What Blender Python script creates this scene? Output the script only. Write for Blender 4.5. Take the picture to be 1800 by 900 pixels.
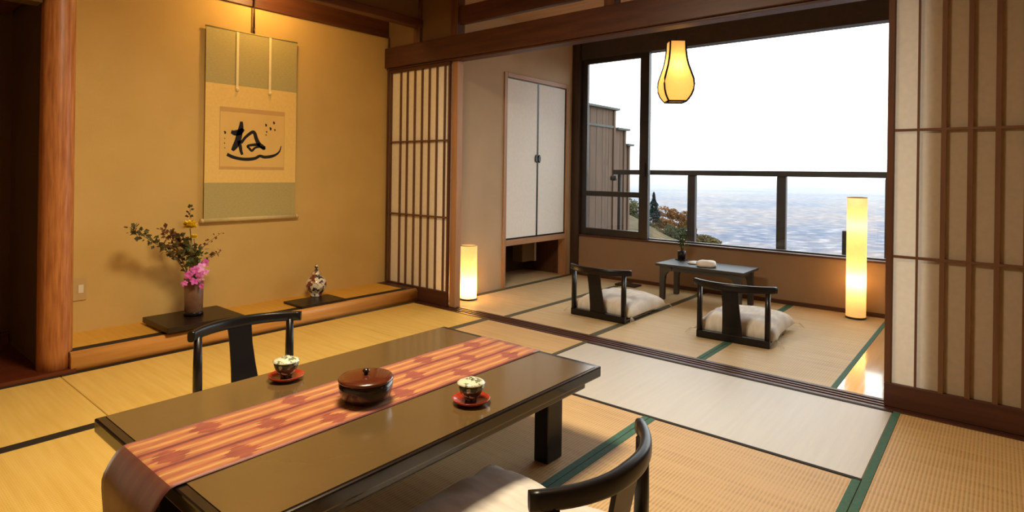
import bpy, bmesh, math, random
from mathutils import Vector, Matrix, noise
random.seed(7)
sc = bpy.context.scene
for o in list(bpy.data.objects):
    bpy.data.objects.remove(o)
COL = sc.collection
PI = math.pi

# ------------------------------------------------------------------ camera
# world: +X runs along the alcove wall towards the window, +Y towards the alcove wall, camera above the origin
F, CX, CY, YAW, ROL, H = 1035.3, 900.0, 304.0, .69168, .0136, 1.12
cam = bpy.data.cameras.new('camera')
cam.sensor_width = 36.0
cam.lens = F / 1800 * 36
cam.shift_x = 0.0
cam.shift_y = -(450 - CY) / 1800
cam.clip_end = 80000
cam.clip_start = .02
camo = bpy.data.objects.new('camera', cam)
COL.objects.link(camo)
fw = Vector((math.cos(YAW), math.sin(YAW), 0)); rt = Vector((math.sin(YAW), -math.cos(YAW), 0)); up = Vector((0, 0, 1))
cr, sr = math.cos(ROL), math.sin(ROL)
r2 = rt * cr + up * sr
u2 = up * cr - rt * sr
m = Matrix((r2, u2, -fw)).transposed().to_4x4()
m.translation = Vector((0, 0, H))
camo.matrix_world = m
sc.camera = camo

# ------------------------------------------------------------------ world, exposure
sc.view_settings.view_transform = 'Standard'
sc.view_settings.look = 'None'
sc.view_settings.gamma = 1.0
sc.view_settings.use_curve_mapping = False
sc.view_settings.exposure = 0.18
w = bpy.data.worlds.new('overcast_sky')
sc.world = w
w.use_nodes = True
bg = w.node_tree.nodes['Background']
bg.inputs[0].default_value = (.925, .97, 1.0, 1)
bg.inputs[1].default_value = 3.6
# daylight enters through the window: a portal only guides the sampling, it emits nothing
pl = bpy.data.lights.new('window_portal', 'AREA')
pl.shape = 'RECTANGLE'; pl.size = 4.2; pl.size_y = 2.0
pl.cycles.is_portal = True
plo = bpy.data.objects.new('window_portal', pl); COL.objects.link(plo)
plo.location = (5.66, 1.5, 1.42)
plo.rotation_euler = Matrix(((0, 0, 1), (1, 0, 0), (0, 1, 0))).to_euler()
WARM = (1.0, .66, .33)

def lamp(name, kind, loc, power, color=WARM, size=.05, parent=None, rot=None, spot=None, blend=.6):
    l = bpy.data.lights.new(name, kind)
    l.energy = power; l.color = color
    if kind == 'AREA':
        l.shape = 'RECTANGLE'; l.size = size[0]; l.size_y = size[1]
    else:
        l.shadow_soft_size = size
    if kind == 'SPOT':
        l.spot_size = spot; l.spot_blend = blend
    o = bpy.data.objects.new(name, l); COL.objects.link(o)
    o.location = loc
    if rot is not None: o.rotation_euler = rot
    if parent is not None:
        o.parent = parent; o.location = Vector(loc) - parent.location
    return o

# ------------------------------------------------------------------ pixel helpers
def ray(x, y):
    u = (x - CX) / F; v = (y - CY) / F
    X = cr * u + sr * v; Y = -sr * u + cr * v
    return Vector((X * math.sin(YAW) + math.cos(YAW), -X * math.cos(YAW) + math.sin(YAW), -Y))
def onz(x, y, z=0.0):
    d = ray(x, y); t = (z - H) / d.z; p = d * t; p.z = z; return p
def onA(x, y, a):
    d = ray(x, y); p = d * (a / d.x); p.z += H; return p
def onB(x, y, b):
    d = ray(x, y); p = d * (b / d.y); p.z += H; return p
def atD(x, y, depth):
    p = ray(x, y) * depth; p.z += H; return p
def XZ(X, Z, z=0.0):
    return Vector((X * math.sin(YAW) + Z * math.cos(YAW), -X * math.cos(YAW) + Z * math.sin(YAW), z))

# ------------------------------------------------------------------ materials
def s2l(c):
    return tuple(((v / 255) / 12.92 if v / 255 <= .04045 else ((v / 255 + .055) / 1.055) ** 2.4) for v in c)
MATS = {}
def newmat(name):
    mt = bpy.data.materials.new(name); mt.use_nodes = True
    MATS[name] = mt
    nt = mt.node_tree
    return mt, nt, nt.nodes['Principled BSDF'], nt.nodes['Material Output']
def N(nt, t, **kw):
    n = nt.nodes.new(t)
    for k, v in kw.items():
        if k.startswith('i_'):
            key = k[2:]
            n.inputs[int(key) if key.isdigit() else key.replace('_', ' ')].default_value = v
        else: setattr(n, k, v)
    return n
def ramp(nt, stops, interp='LINEAR'):
    n = nt.nodes.new('ShaderNodeValToRGB')
    n.color_ramp.interpolation = interp
    e = n.color_ramp.elements
    while len(e) < len(stops): e.new(.5)
    for el, (p, c) in zip(e, stops):
        el.position = p; el.color = (*c, 1)
    return n
def plain(name, c1, c2=None, rough=.6, spec=.4, scale=6, stretch=(1, 1, 1), bump=0.0, bscale=60, detail=4, coat=0, metal=0, gen=False):
    mt, nt, b, out = newmat(name)
    c1 = s2l(c1); c2 = s2l(c2) if c2 else c1
    tc = N(nt, 'ShaderNodeTexCoord')
    mp = N(nt, 'ShaderNodeMapping'); mp.inputs['Scale'].default_value = stretch
    nt.links.new(tc.outputs['Generated' if gen else 'Object'], mp.inputs[0])
    nz = N(nt, 'ShaderNodeTexNoise'); nz.inputs['Scale'].default_value = scale; nz.inputs['Detail'].default_value = detail
    nt.links.new(mp.outputs[0], nz.inputs[0])
    rp = ramp(nt, [(.3, c1), (.7, c2)])
    nt.links.new(nz.outputs[0], rp.inputs[0])
    nt.links.new(rp.outputs[0], b.inputs['Base Color'])
    b.inputs['Roughness'].default_value = rough
    b.inputs['Specular IOR Level'].default_value = spec
    b.inputs['Metallic'].default_value = metal
    if coat:
        b.inputs['Coat Weight'].default_value = coat; b.inputs['Coat Roughness'].default_value = .06
    if bump:
        n2 = N(nt, 'ShaderNodeTexNoise'); n2.inputs['Scale'].default_value = bscale; n2.inputs['Detail'].default_value = 3
        nt.links.new(mp.outputs[0], n2.inputs[0])
        bp = N(nt, 'ShaderNodeBump'); bp.inputs['Strength'].default_value = bump; bp.inputs['Distance'].default_value = .004
        nt.links.new(n2.outputs[0], bp.inputs['Height']); nt.links.new(bp.outputs[0], b.inputs['Normal'])
    return mt
def wood(name, c1, c2, axis='x', rough=.45, scale=3, coat=0, spec=.4):
    st = {'x': (.7, 9, 9), 'y': (9, .7, 9), 'z': (9, 9, .7)}[axis]
    return plain(name, c1, c2, rough=rough, spec=spec, scale=scale, stretch=st, bump=.15, bscale=8, detail=6, coat=coat)
def rib(name, c1, c2, axis, period=.012, strength=.35):
    """rush matting: ribs run along the mat; local x is the long side"""
    mt, nt, b, out = newmat(name)
    c1, c2 = s2l(c1), s2l(c2)
    tc = N(nt, 'ShaderNodeTexCoord')
    wv = N(nt, 'ShaderNodeTexWave', wave_type='BANDS', bands_direction='Y' if axis == 'x' else 'X')
    wv.inputs['Scale'].default_value = 2 * PI / period / 20
    wv.inputs['Distortion'].default_value = .25
    wv.inputs['Detail'].default_value = 1
    wv.inputs['Detail Scale'].default_value = 3
    nt.links.new(tc.outputs['Object'], wv.inputs[0])
    wc = N(nt, 'ShaderNodeTexWave', wave_type='BANDS', bands_direction='X' if axis == 'x' else 'Y')
    wc.inputs['Scale'].default_value = 2 * PI / (period * .5) / 20
    nt.links.new(tc.outputs['Object'], wc.inputs[0])
    mp = N(nt, 'ShaderNodeMapping'); mp.inputs['Scale'].default_value = (2, 40, 1) if axis == 'y' else (40, 2, 1)
    nt.links.new(tc.outputs['Object'], mp.inputs[0])
    nz = N(nt, 'ShaderNodeTexNoise'); nz.inputs['Scale'].default_value = 1.0; nz.inputs['Detail'].default_value = 5
    nt.links.new(mp.outputs[0], nz.inputs[0])
    n3 = N(nt, 'ShaderNodeTexNoise'); n3.inputs['Scale'].default_value = 2.2
    nt.links.new(tc.outputs['Object'], n3.inputs[0])
    ad = N(nt, 'ShaderNodeMath', operation='MULTIPLY_ADD'); ad.inputs[1].default_value = strength
    nt.links.new(wv.outputs[1], ad.inputs[0]); nt.links.new(nz.outputs[0], ad.inputs[2])
    a2 = N(nt, 'ShaderNodeMath', operation='MULTIPLY_ADD'); a2.inputs[1].default_value = .35
    nt.links.new(n3.outputs[0], a2.inputs[0]); nt.links.new(ad.outputs[0], a2.inputs[2])
    rp = ramp(nt, [(.45, c1), (1.05, c2)])
    nt.links.new(a2.outputs[0], rp.inputs[0]); nt.links.new(rp.outputs[0], b.inputs['Base Color'])
    b.inputs['Roughness'].default_value = .55
    b.inputs['Specular IOR Level'].default_value = .35
    hm = N(nt, 'ShaderNodeMath', operation='MULTIPLY_ADD'); hm.inputs[1].default_value = .4
    nt.links.new(wc.outputs[1], hm.inputs[0]); nt.links.new(wv.outputs[1], hm.inputs[2])
    bp = N(nt, 'ShaderNodeBump'); bp.inputs['Strength'].default_value = .35; bp.inputs['Distance'].default_value = .0015
    nt.links.new(hm.outputs[0], bp.inputs['Height']); nt.links.new(bp.outputs[0], b.inputs['Normal'])
    return mt
def paper(name, col, trans=.5, emit=0.0, ecol=(1, .7, .35)):
    mt, nt, b, out = newmat(name)
    nt.nodes.remove(b)
    c = (*s2l(col), 1)
    tc = N(nt, 'ShaderNodeTexCoord')
    nz = N(nt, 'ShaderNodeTexNoise'); nz.inputs['Scale'].default_value = 40; nz.inputs['Detail'].default_value = 5
    nt.links.new(tc.outputs['Object'], nz.inputs[0])
    rp = ramp(nt, [(.3, tuple(v * .93 for v in c[:3])), (.7, c[:3])])
    nt.links.new(nz.outputs[0], rp.inputs[0])
    d = N(nt, 'ShaderNodeBsdfDiffuse'); t = N(nt, 'ShaderNodeBsdfTranslucent')
    nt.links.new(rp.outputs[0], d.inputs[0]); nt.links.new(rp.outputs[0], t.inputs[0])
    mx = N(nt, 'ShaderNodeMixShader'); mx.inputs[0].default_value = trans
    nt.links.new(d.outputs[0], mx.inputs[1]); nt.links.new(t.outputs[0], mx.inputs[2])
    last = mx
    if emit:
        e = N(nt, 'ShaderNodeEmission'); e.inputs[0].default_value = (*ecol, 1); e.inputs[1].default_value = emit
        a = N(nt, 'ShaderNodeAddShader')
        nt.links.new(mx.outputs[0], a.inputs[0]); nt.links.new(e.outputs[0], a.inputs[1]); last = a
    nt.links.new(last.outputs[0], out.inputs[0])
    return mt
def glass(name):
    mt, nt, b, out = newmat(name)
    nt.nodes.remove(b)
    t = N(nt, 'ShaderNodeBsdfTransparent'); t.inputs[0].default_value = (.97, .985, .98, 1)
    g = N(nt, 'ShaderNodeBsdfGlossy'); g.inputs['Roughness'].default_value = .02
    fr = N(nt, 'ShaderNodeFresnel'); fr.inputs[0].default_value = 1.45
    ml = N(nt, 'ShaderNodeMath', operation='MULTIPLY'); ml.inputs[1].default_value = .5
    nt.links.new(fr.outputs[0], ml.inputs[0])
    mx = N(nt, 'ShaderNodeMixShader')
    nt.links.new(ml.outputs[0], mx.inputs[0]); nt.links.new(t.outputs[0], mx.inputs[1]); nt.links.new(g.outputs[0], mx.inputs[2])
    nt.links.new(mx.outputs[0], out.inputs[0])
    return mt
def emis(name, col, s):
    mt, nt, b, out = newmat(name)
    b.inputs['Base Color'].default_value = (*col, 1)
    b.inputs['Emission Color'].default_value = (*col, 1); b.inputs['Emission Strength'].default_value = s
    return mt

M_toko = plain('alcove_plaster', (205, 170, 102), (213, 179, 110), rough=.9, spec=.1, scale=3, bump=.25, bscale=220)
M_plaster = plain('greige_plaster', (186, 164, 136), (194, 172, 144), rough=.9, spec=.1, scale=3, bump=.25, bscale=220)
M_brown_plaster = plain('brown_plaster', (146, 121, 98), (154, 129, 106), rough=.9, spec=.1, scale=3, bump=.25, bscale=220)
M_brown2 = plain('umber_plaster', (112, 86, 56), (120, 93, 62), rough=.9, spec=.1, scale=3, bump=.2, bscale=200)  # panels above the beams: missing ceiling light put into the darker brown
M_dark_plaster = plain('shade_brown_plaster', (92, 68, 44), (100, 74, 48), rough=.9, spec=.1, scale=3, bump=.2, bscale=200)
M_redwood_y = wood('red_brown_wood_y', (66, 36, 24), (86, 50, 34), 'y')
M_redwood_z = wood('red_brown_wood_z', (80, 48, 32), (104, 66, 44), 'z')
M_redwood_x = wood('red_brown_wood_x', (80, 44, 26), (102, 60, 36), 'x')
M_postwood = wood('dark_post_wood', (56, 42, 34), (72, 54, 44), 'z')
M_lightwood_z = wood('light_brown_wood_z', (168, 124, 88), (184, 140, 102), 'z')
M_lightwood_x = wood('light_brown_wood_x', (168, 124, 88), (184, 140, 102), 'x')
M_log = wood('log_wood_z', (150, 86, 42), (192, 126, 68), 'z', rough=.4, scale=9)
M_logx = wood('log_wood_x', (200, 138, 68), (226, 168, 94), 'x', rough=.35, scale=3)
M_ceilwood = wood('ceiling_wood', (172, 132, 92), (196, 156, 112), 'y', rough=.6)
M_darkfloor = wood('dark_red_floor_wood', (88, 38, 20), (112, 54, 28), 'x', rough=.3)
M_board = wood('pale_floor_board', (206, 170, 122), (220, 186, 140), 'x', rough=.14, spec=.6, coat=.6)
M_alu = plain('dark_bronze_aluminium', (38, 32, 31), (44, 38, 35), rough=.4, spec=.5, scale=20)
M_fascia = plain('dark_fascia', (62, 53, 50), (68, 59, 55), rough=.45, scale=20)
M_black = plain('black_lacquer', (17, 14, 16), (22, 18, 19), rough=.34, spec=.3, scale=8, coat=.08)
M_satin = plain('satin_black_lacquer', (17, 14, 16), (22, 18, 19), rough=.5, spec=1.0, scale=8)
M_blackwood = plain('black_stained_wood', (30, 23, 20), (40, 30, 26), rough=.3, spec=.5, scale=5, stretch=(1, 1, 8), coat=.3)
M_tabletop = plain('olive_brown_lacquer', (98, 78, 46), (104, 83, 50), rough=.22, spec=.5, scale=3, coat=.7)
M_tabletop.node_tree.nodes['Principled BSDF'].inputs['Coat Roughness'].default_value = .13
M_lacq = plain('glossy_black_lacquer', (20, 15, 14), (26, 19, 17), rough=.25, spec=.45, scale=8, coat=.35)
M_tray = plain('dark_tray_wood', (30, 19, 14), (40, 26, 19), rough=.35, scale=5, stretch=(1, 8, 8))
M_tat_gold = rib('tatami_gold', (216, 174, 82), (232, 196, 108), 'x', .014, .25)
M_tat_alcove = rib('tatami_alcove', (206, 152, 52), (222, 172, 74), 'x', .014, .2)
M_tat_tan = rib('tatami_tan', (180, 142, 90), (216, 182, 130), 'x', .013, .5)
M_tat_sheen = rib('tatami_window_sheen', (204, 199, 190), (214, 209, 200), 'y', .013, .10)  # window sheen on this mat is put into a paler base colour
M_tat_sheen.node_tree.nodes['Principled BSDF'].inputs['Roughness'].default_value = .42
M_tat_sheen.node_tree.nodes['Principled BSDF'].inputs['Specular IOR Level'].default_value = .6
M_tat_ver = rib('tatami_veranda', (192, 166, 122), (216, 192, 150), 'x', .013, .3)
M_heri_green = plain('green_cloth_border', (66, 106, 90), (78, 120, 104), rough=.8, scale=80)
M_heri_dark = plain('black_cloth_border', (34, 26, 16), (46, 36, 22), rough=.8, scale=80)
M_heri_grey = plain('olive_cloth_border', (84, 78, 56), (98, 92, 68), rough=.8, scale=80)
M_shoji = paper('shoji_paper_lit', (252, 242, 218), .15)  # same paper as the right screens; stronger light put into the paler colour
M_shoji_shaded = paper('shoji_paper_shaded', (232, 214, 186), .56)  # left screen's paper again, weaker light put into a darker tone
M_lattice_z = wood('lattice_wood_z', (96, 62, 42), (114, 78, 54), 'z')
M_lattice_y = wood('lattice_wood_y', (96, 62, 42), (114, 78, 54), 'y')
M_fusuma = plain('fusuma_paper', (238, 236, 230), (244, 242, 236), rough=.85, spec=.15, scale=30)
M_white = plain('white_plastic', (226, 214, 186), rough=.4)
M_beige_plate = plain('beige_plastic', (196, 164, 110), rough=.4)
M_glass = glass('window_glass')
M_rail_out = plain('railing_metal', (44, 40, 36), (52, 46, 42), rough=.5)
M_cushion = plain('cushion_cloth', (218, 211, 202), (238, 233, 226), rough=.9, spec=.1, scale=9, stretch=(4, 1, 1), bump=.25, bscale=160)
M_tassel = plain('tassel_thread', (214, 202, 184), rough=.9)
M_silk_green = plain('sage_silk', (176, 160, 98), (188, 172, 110), rough=.6, scale=50, stretch=(1, 1, 3))
M_rollsilk = plain('pale_roller_silk', (204, 184, 128), (212, 192, 136), rough=.5, scale=40)
M_streamer = plain('ivory_streamer', (240, 220, 160), (246, 228, 172), rough=.6, scale=30)
M_silk_gold = plain('cream_silk', (236, 196, 108), (242, 205, 118), rough=.6, scale=50)
M_scroll_paper = plain('calligraphy_paper', (226, 186, 106), (234, 194, 114), rough=.8, scale=6)
M_scroll_edge = plain('paper_mount_band', (206, 160, 92), (212, 166, 98), rough=.7, scale=8)
M_ink = plain('black_ink', (22, 16, 14), rough=.7)
M_ivory = plain('ivory_rod', (214, 186, 130), rough=.4)
M_bronze = plain('bronze_hook', (60, 40, 22), rough=.4, metal=.6)
M_vase = plain('brown_glazed_ceramic', (104, 74, 58), (128, 96, 76), rough=.35, scale=12)
M_leaf_d = plain('olive_leaf', (66, 62, 28), (92, 84, 40), rough=.6, scale=40)
M_leaf_r = plain('russet_leaf', (96, 58, 34), (122, 82, 44), rough=.6, scale=40)
M_stem = plain('brown_stem', (84, 64, 32), (104, 80, 42), rough=.7, scale=40)
M_yellow = plain('yellow_petal', (250, 212, 20), (252, 226, 50), rough=.6, scale=40)
M_pink = plain('magenta_petal', (196, 70, 170), (226, 120, 206), rough=.55, scale=30)
M_pale_pink = plain('pale_pink_petal', (224, 140, 214), (236, 170, 226), rough=.55, scale=30)
M_bowl = plain('red_brown_lacquer', (80, 34, 18), (90, 39, 21), rough=.2, spec=.5, scale=5, coat=.6)
M_bowl_dark = plain('dark_maroon_lacquer', (32, 15, 15), (38, 18, 17), rough=.2, spec=.5, scale=5, coat=.6)
M_saucer = plain('red_lacquer', (156, 48, 28), (172, 60, 34), rough=.22, spec=.5, scale=9, coat=.5)
M_leaf_g = plain('green_leaf', (64, 84, 44), (92, 110, 60), rough=.6, scale=30)
M_towel = plain('white_cotton', (232, 228, 220), (240, 236, 230), rough=.95, scale=30, bump=.3, bscale=180)
M_fence = wood('weathered_board', (78, 60, 46), (100, 78, 60), 'z', rough=.8)
M_cap = plain('grey_cap_board', (78, 80, 76), (88, 90, 86), rough=.8)
M_shade = paper('lamp_paper', (250, 226, 176), .6, emit=.27, ecol=(1.0, .58, .20))
M_shade_small = paper('small_lamp_paper', (250, 226, 176), .6, emit=.28, ecol=(1.0, .62, .24))
M_pend = paper('pendant_paper', (248, 216, 150), .6, emit=.26, ecol=(1.0, .62, .18))
M_ceil_shade = paper('ceiling_lamp_paper', (250, 240, 220), .6, emit=2.0, ecol=(1.0, .8, .55))

def pattern_mat(name, base, cols, scale, rough=.25, coat=.5, thr=.5):
    mt, nt, b, out = newmat(name)
    tc = N(nt, 'ShaderNodeTexCoord')
    v = N(nt, 'ShaderNodeTexVoronoi'); v.inputs['Scale'].default_value = scale
    nt.links.new(tc.outputs['Object'], v.inputs[0])
    nz = N(nt, 'ShaderNodeTexNoise'); nz.inputs['Scale'].default_value = scale * .8
    nt.links.new(tc.outputs['Object'], nz.inputs[0])
    sp = N(nt, 'ShaderNodeSeparateColor'); nt.links.new(v.outputs['Color'], sp.inputs[0])
    rp = ramp(nt, [(i / len(cols), s2l(c)) for i, c in enumerate(cols)], 'CONSTANT')
    nt.links.new(sp.outputs[0], rp.inputs[0])
    gt = N(nt, 'ShaderNodeMath', operation='GREATER_THAN'); gt.inputs[1].default_value = thr
    nt.links.new(nz.outputs[0], gt.inputs[0])
    mx = N(nt, 'ShaderNodeMix', data_type='RGBA'); mx.inputs[6].default_value = (*s2l(base), 1)
    nt.links.new(gt.outputs[0], mx.inputs[0]); nt.links.new(rp.outputs[0], mx.inputs[7])
    nt.links.new(mx.outputs[2], b.inputs['Base Color'])
    b.inputs['Roughness'].default_value = rough; b.inputs['Coat Weight'].default_value = coat
    return mt
M_jar = pattern_mat('painted_porcelain', (228, 220, 200), [(52, 50, 60), (124, 60, 44), (212, 204, 186), (46, 60, 60), (176, 150, 104)], 34, thr=.47)
M_cup = pattern_mat('green_painted_porcelain', (120, 124, 92), [(40, 54, 44), (70, 84, 66), (196, 196, 170), (52, 60, 60)], 60, thr=.42)
M_lid = pattern_mat('pale_painted_porcelain', (222, 222, 196), [(120, 132, 96), (222, 222, 196), (160, 166, 130)], 60, thr=.52)

def runner_mat():
    mt, nt, b, out = newmat('striped_brocade')
    tc = N(nt, 'ShaderNodeTexCoord')
    sx = N(nt, 'ShaderNodeSeparateXYZ'); nt.links.new(tc.outputs['UV'], sx.inputs[0])
    # stripes across the width (v)
    ml = N(nt, 'ShaderNodeMath', operation='MULTIPLY'); ml.inputs[1].default_value = 3.0
    nt.links.new(sx.outputs[1], ml.inputs[0])
    fr = N(nt, 'ShaderNodeMath', operation='FRACT'); nt.links.new(ml.outputs[0], fr.inputs[0])
    rd, og, yl, pu, br = s2l((132, 56, 42)), s2l((174, 104, 60)), s2l((198, 148, 86)), s2l((112, 46, 44)), s2l((164, 92, 64))
    rp = ramp(nt, [(0, pu), (.07, pu), (.12, br), (.22, og), (.34, yl), (.44, og), (.53, br), (.60, og), (.72, yl), (.82, og), (.92, br), (1, rd)])
    nt.links.new(fr.outputs[0], rp.inputs[0])
    nz = N(nt, 'ShaderNodeTexNoise'); nz.inputs['Scale'].default_value = 1.0; nz.inputs['Detail'].default_value = 5
    mp = N(nt, 'ShaderNodeMapping'); mp.inputs['Scale'].default_value = (14, 40, 1)
    nt.links.new(tc.outputs['UV'], mp.inputs[0]); nt.links.new(mp.outputs[0], nz.inputs[0])
    # motif patches on a staggered grid of lozenges
    def mth(op, a, bb=None, v=None):
        n = N(nt, 'ShaderNodeMath', operation=op)
        nt.links.new(a, n.inputs[0])
        if bb is not None: nt.links.new(bb, n.inputs[1])
        if v is not None: n.inputs[1].default_value = v
        return n.outputs[0]
    U = mth('MULTIPLY', sx.outputs[0], v=3.5); V = mth('MULTIPLY', sx.outputs[1], v=3.0)
    row = mth('FLOOR', V)
    off = mth('MULTIPLY', row, v=.5)
    Us = mth('FRACT', mth('ADD', U, off))
    du = mth('ABSOLUTE', mth('SUBTRACT', Us, v=.5))
    dv = mth('ABSOLUTE', mth('SUBTRACT', mth('FRACT', V), v=.5))
    dsum = mth('ADD', mth('MULTIPLY', du, v=2.5), mth('MULTIPLY', dv, v=.9))
    dn = mth('ADD', dsum, mth('MULTIPLY', nz.outputs[0], v=.75))
    lt = mth('LESS_THAN', dn, v=.80)
    mot = mth('MULTIPLY', lt, v=.85)
    mx = N(nt, 'ShaderNodeMix', data_type='RGBA'); nt.links.new(mot, mx.inputs[0])
    nt.links.new(rp.outputs[0], mx.inputs[6]); mx.inputs[7].default_value = (*s2l((140, 58, 46)), 1)
    ov = N(nt, 'ShaderNodeMix', data_type='RGBA', blend_type='OVERLAY'); ov.inputs[0].default_value = .7
    nt.links.new(mx.outputs[2], ov.inputs[6]); nt.links.new(nz.outputs[0], ov.inputs[7])
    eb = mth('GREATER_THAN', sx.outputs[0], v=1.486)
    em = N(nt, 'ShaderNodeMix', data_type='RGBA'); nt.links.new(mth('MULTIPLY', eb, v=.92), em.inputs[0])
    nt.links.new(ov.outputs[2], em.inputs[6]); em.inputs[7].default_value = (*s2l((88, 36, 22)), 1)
    nt.links.new(em.outputs[2], b.inputs['Base Color'])
    b.inputs['Roughness'].default_value = .5; b.inputs['Sheen Weight'].default_value = .2
    return mt
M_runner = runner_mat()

# ------------------------------------------------------------------ mesh helpers
def box(bm, lo, hi, bev=0.0, seg=2):
    lo = Vector(lo); hi = Vector(hi)
    vs = [bm.verts.new((x, y, z)) for x in (lo.x, hi.x) for y in (lo.y, hi.y) for z in (lo.z, hi.z)]
    f = [(0, 1, 3, 2), (4, 6, 7, 5), (0, 4, 5, 1), (2, 3, 7, 6), (0, 2, 6, 4), (1, 5, 7, 3)]
    fs = [bm.faces.new([vs[i] for i in q]) for q in f]
    if bev:
        es = list({e for q in fs for e in q.edges})
        bmesh.ops.bevel(bm, geom=es, offset=bev, segments=seg, profile=.6, affect='EDGES')
    return fs
def BX(lo, hi, bev=0.0, seg=2):
    bm = bmesh.new()
    box(bm, [min(a, b) for a, b in zip(lo, hi)], [max(a, b) for a, b in zip(lo, hi)], bev, seg)
    return bm
def SHEET(x, y0, y1, z0, z1):
    bm = bmesh.new()
    bm.faces.new([bm.verts.new(v) for v in ((x, y0, z0), (x, y1, z0), (x, y1, z1), (x, y0, z1))])
    return bm
def tube(bm, pts, radii, n=10, flat=None, upv=Vector((0, 0, 1)), capends=True):
    """tube along pts; radii numbers or (horizontal, vertical) pairs"""
    pts = [Vector(p) for p in pts]
    if not isinstance(radii, (list, tuple)): radii = [radii] * len(pts)
    rings = []
    for i, p in enumerate(pts):
        t = (pts[min(i + 1, len(pts) - 1)] - pts[max(i - 1, 0)]).normalized()
        s = t.cross(upv)
        if s.length < 1e-4: s = t.cross(Vector((1, 0, 0)))
        s.normalize(); v = s.cross(t).normalized()
        r = radii[i]
        rx, ry = r if isinstance(r, (list, tuple)) else (r, r)
        ring = []
        for k in range(n):
            a = 2 * PI * k / n
            ca, sa = math.cos(a), math.sin(a)
            if flat:
                ca = math.copysign(abs(ca) ** flat, ca); sa = math.copysign(abs(sa) ** flat, sa)
            ring.append(bm.verts.new(p + s * rx * ca + v * ry * sa))
        rings.append(ring)
    for a, b in zip(rings, rings[1:]):
        for k in range(n):
            f = bm.faces.new((a[k], a[(k + 1) % n], b[(k + 1) % n], b[k])); f.smooth = True
    if capends:
        bm.faces.new(list(reversed(rings[0]))); bm.faces.new(rings[-1])
def TUBE(*a, **k):
    bm = bmesh.new(); tube(bm, *a, **k); return bm
def lathe(bm, prof, c=(0, 0, 0), n=32, closed=True):
    c = Vector(c); rings = []
    for r, z in prof:
        rings.append([bm.verts.new(c + Vector((r * math.cos(2 * PI * k / n), r * math.sin(2 * PI * k / n), z))) for k in range(n)])
    for a, b in zip(rings, rings[1:]):
        for k in range(n):
            f = bm.faces.new((a[k], a[(k + 1) % n], b[(k + 1) % n], b[k])); f.smooth = True
    if closed:
        bm.faces.new(list(reversed(rings[0]))); bm.faces.new(rings[-1])
def LATHE(*a, **k):
    bm = bmesh.new(); lathe(bm, *a, **k); return bm
def finish(name, bm, mat, smooth=False):
    bmesh.ops.recalc_face_normals(bm, faces=bm.faces[:])
    me = bpy.data.meshes.new(name); bm.to_mesh(me); bm.free()
    me.materials.append(mat)
    if smooth:
        for p in me.polygons: p.use_smooth = True
    return me
def prop(o, label=None, cat=None, group=None, kind=None):
    if label: o['label'] = label
    if cat: o['category'] = cat
    if group: o['group'] = group
    if kind: o['kind'] = kind
    return o
def top(name, bm, mat, label, cat, group=None, kind=None, smooth=False):
    """a thing that is one mesh, given in world coordinates; its origin goes to the middle of its base"""
    xs = [v.co for v in bm.verts]
    base = Vector(((min(v.x for v in xs) + max(v.x for v in xs)) / 2, (min(v.y for v in xs) + max(v.y for v in xs)) / 2, min(v.z for v in xs)))
    bmesh.ops.translate(bm, verts=bm.verts[:], vec=-base)
    o = bpy.data.objects.new(name, finish(name, bm, mat, smooth)); COL.objects.link(o)
    o.location = base
    return prop(o, label, cat, group, kind)
def thing(name, label, cat, loc=(0, 0, 0), rotz=0, group=None, kind=None):
    o = bpy.data.objects.new(name, None); COL.objects.link(o)
    o.empty_display_size = .05
    o.location = loc; o.rotation_euler = (0, 0, rotz)
    return prop(o, label, cat, group, kind)
def part(name, bm, mat, parent, local=False, label=None, smooth=False, kind=None, center=False):
    """a part; mesh in world coordinates unless local"""
    if not local:
        off = Vector(parent.location)
        q = parent.parent
        while q is not None: off += Vector(q.location); q = q.parent
        bmesh.ops.translate(bm, verts=bm.verts[:], vec=-off)
    loc = Vector((0, 0, 0))
    if center:
        xs = [v.co for v in bm.verts]
        loc = Vector([(min(v[i] for v in xs) + max(v[i] for v in xs)) / 2 for i in range(3)])
        bmesh.ops.translate(bm, verts=bm.verts[:], vec=-loc)
    o = bpy.data.objects.new(name, finish(name, bm, mat, smooth)); COL.objects.link(o)
    o.parent = parent; o.location = loc
    return prop(o, label, None, None, kind)
def inst(name, me, parent, loc):
    o = bpy.data.objects.new(name, me); COL.objects.link(o)
    o.parent = parent; o.location = loc
    return o
def copy_tree(o, parent=None):
    c = o.copy(); COL.objects.link(c); c.parent = parent
    for ch in list(o.children): copy_tree(ch, c)
    return c

# ================================================================== STRUCTURE
TA = 3.44            # plane of the sliding screens
SILLB = 3.872        # front of the alcove sill
TB = 4.33            # alcove back wall
TZ = .108            # alcove floor
WA = 5.53            # window wall
VB = 3.70            # veranda left wall
XL, YR = -1.3, -1.7  # walls behind the camera
ZC = 2.62            # ceiling

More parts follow.
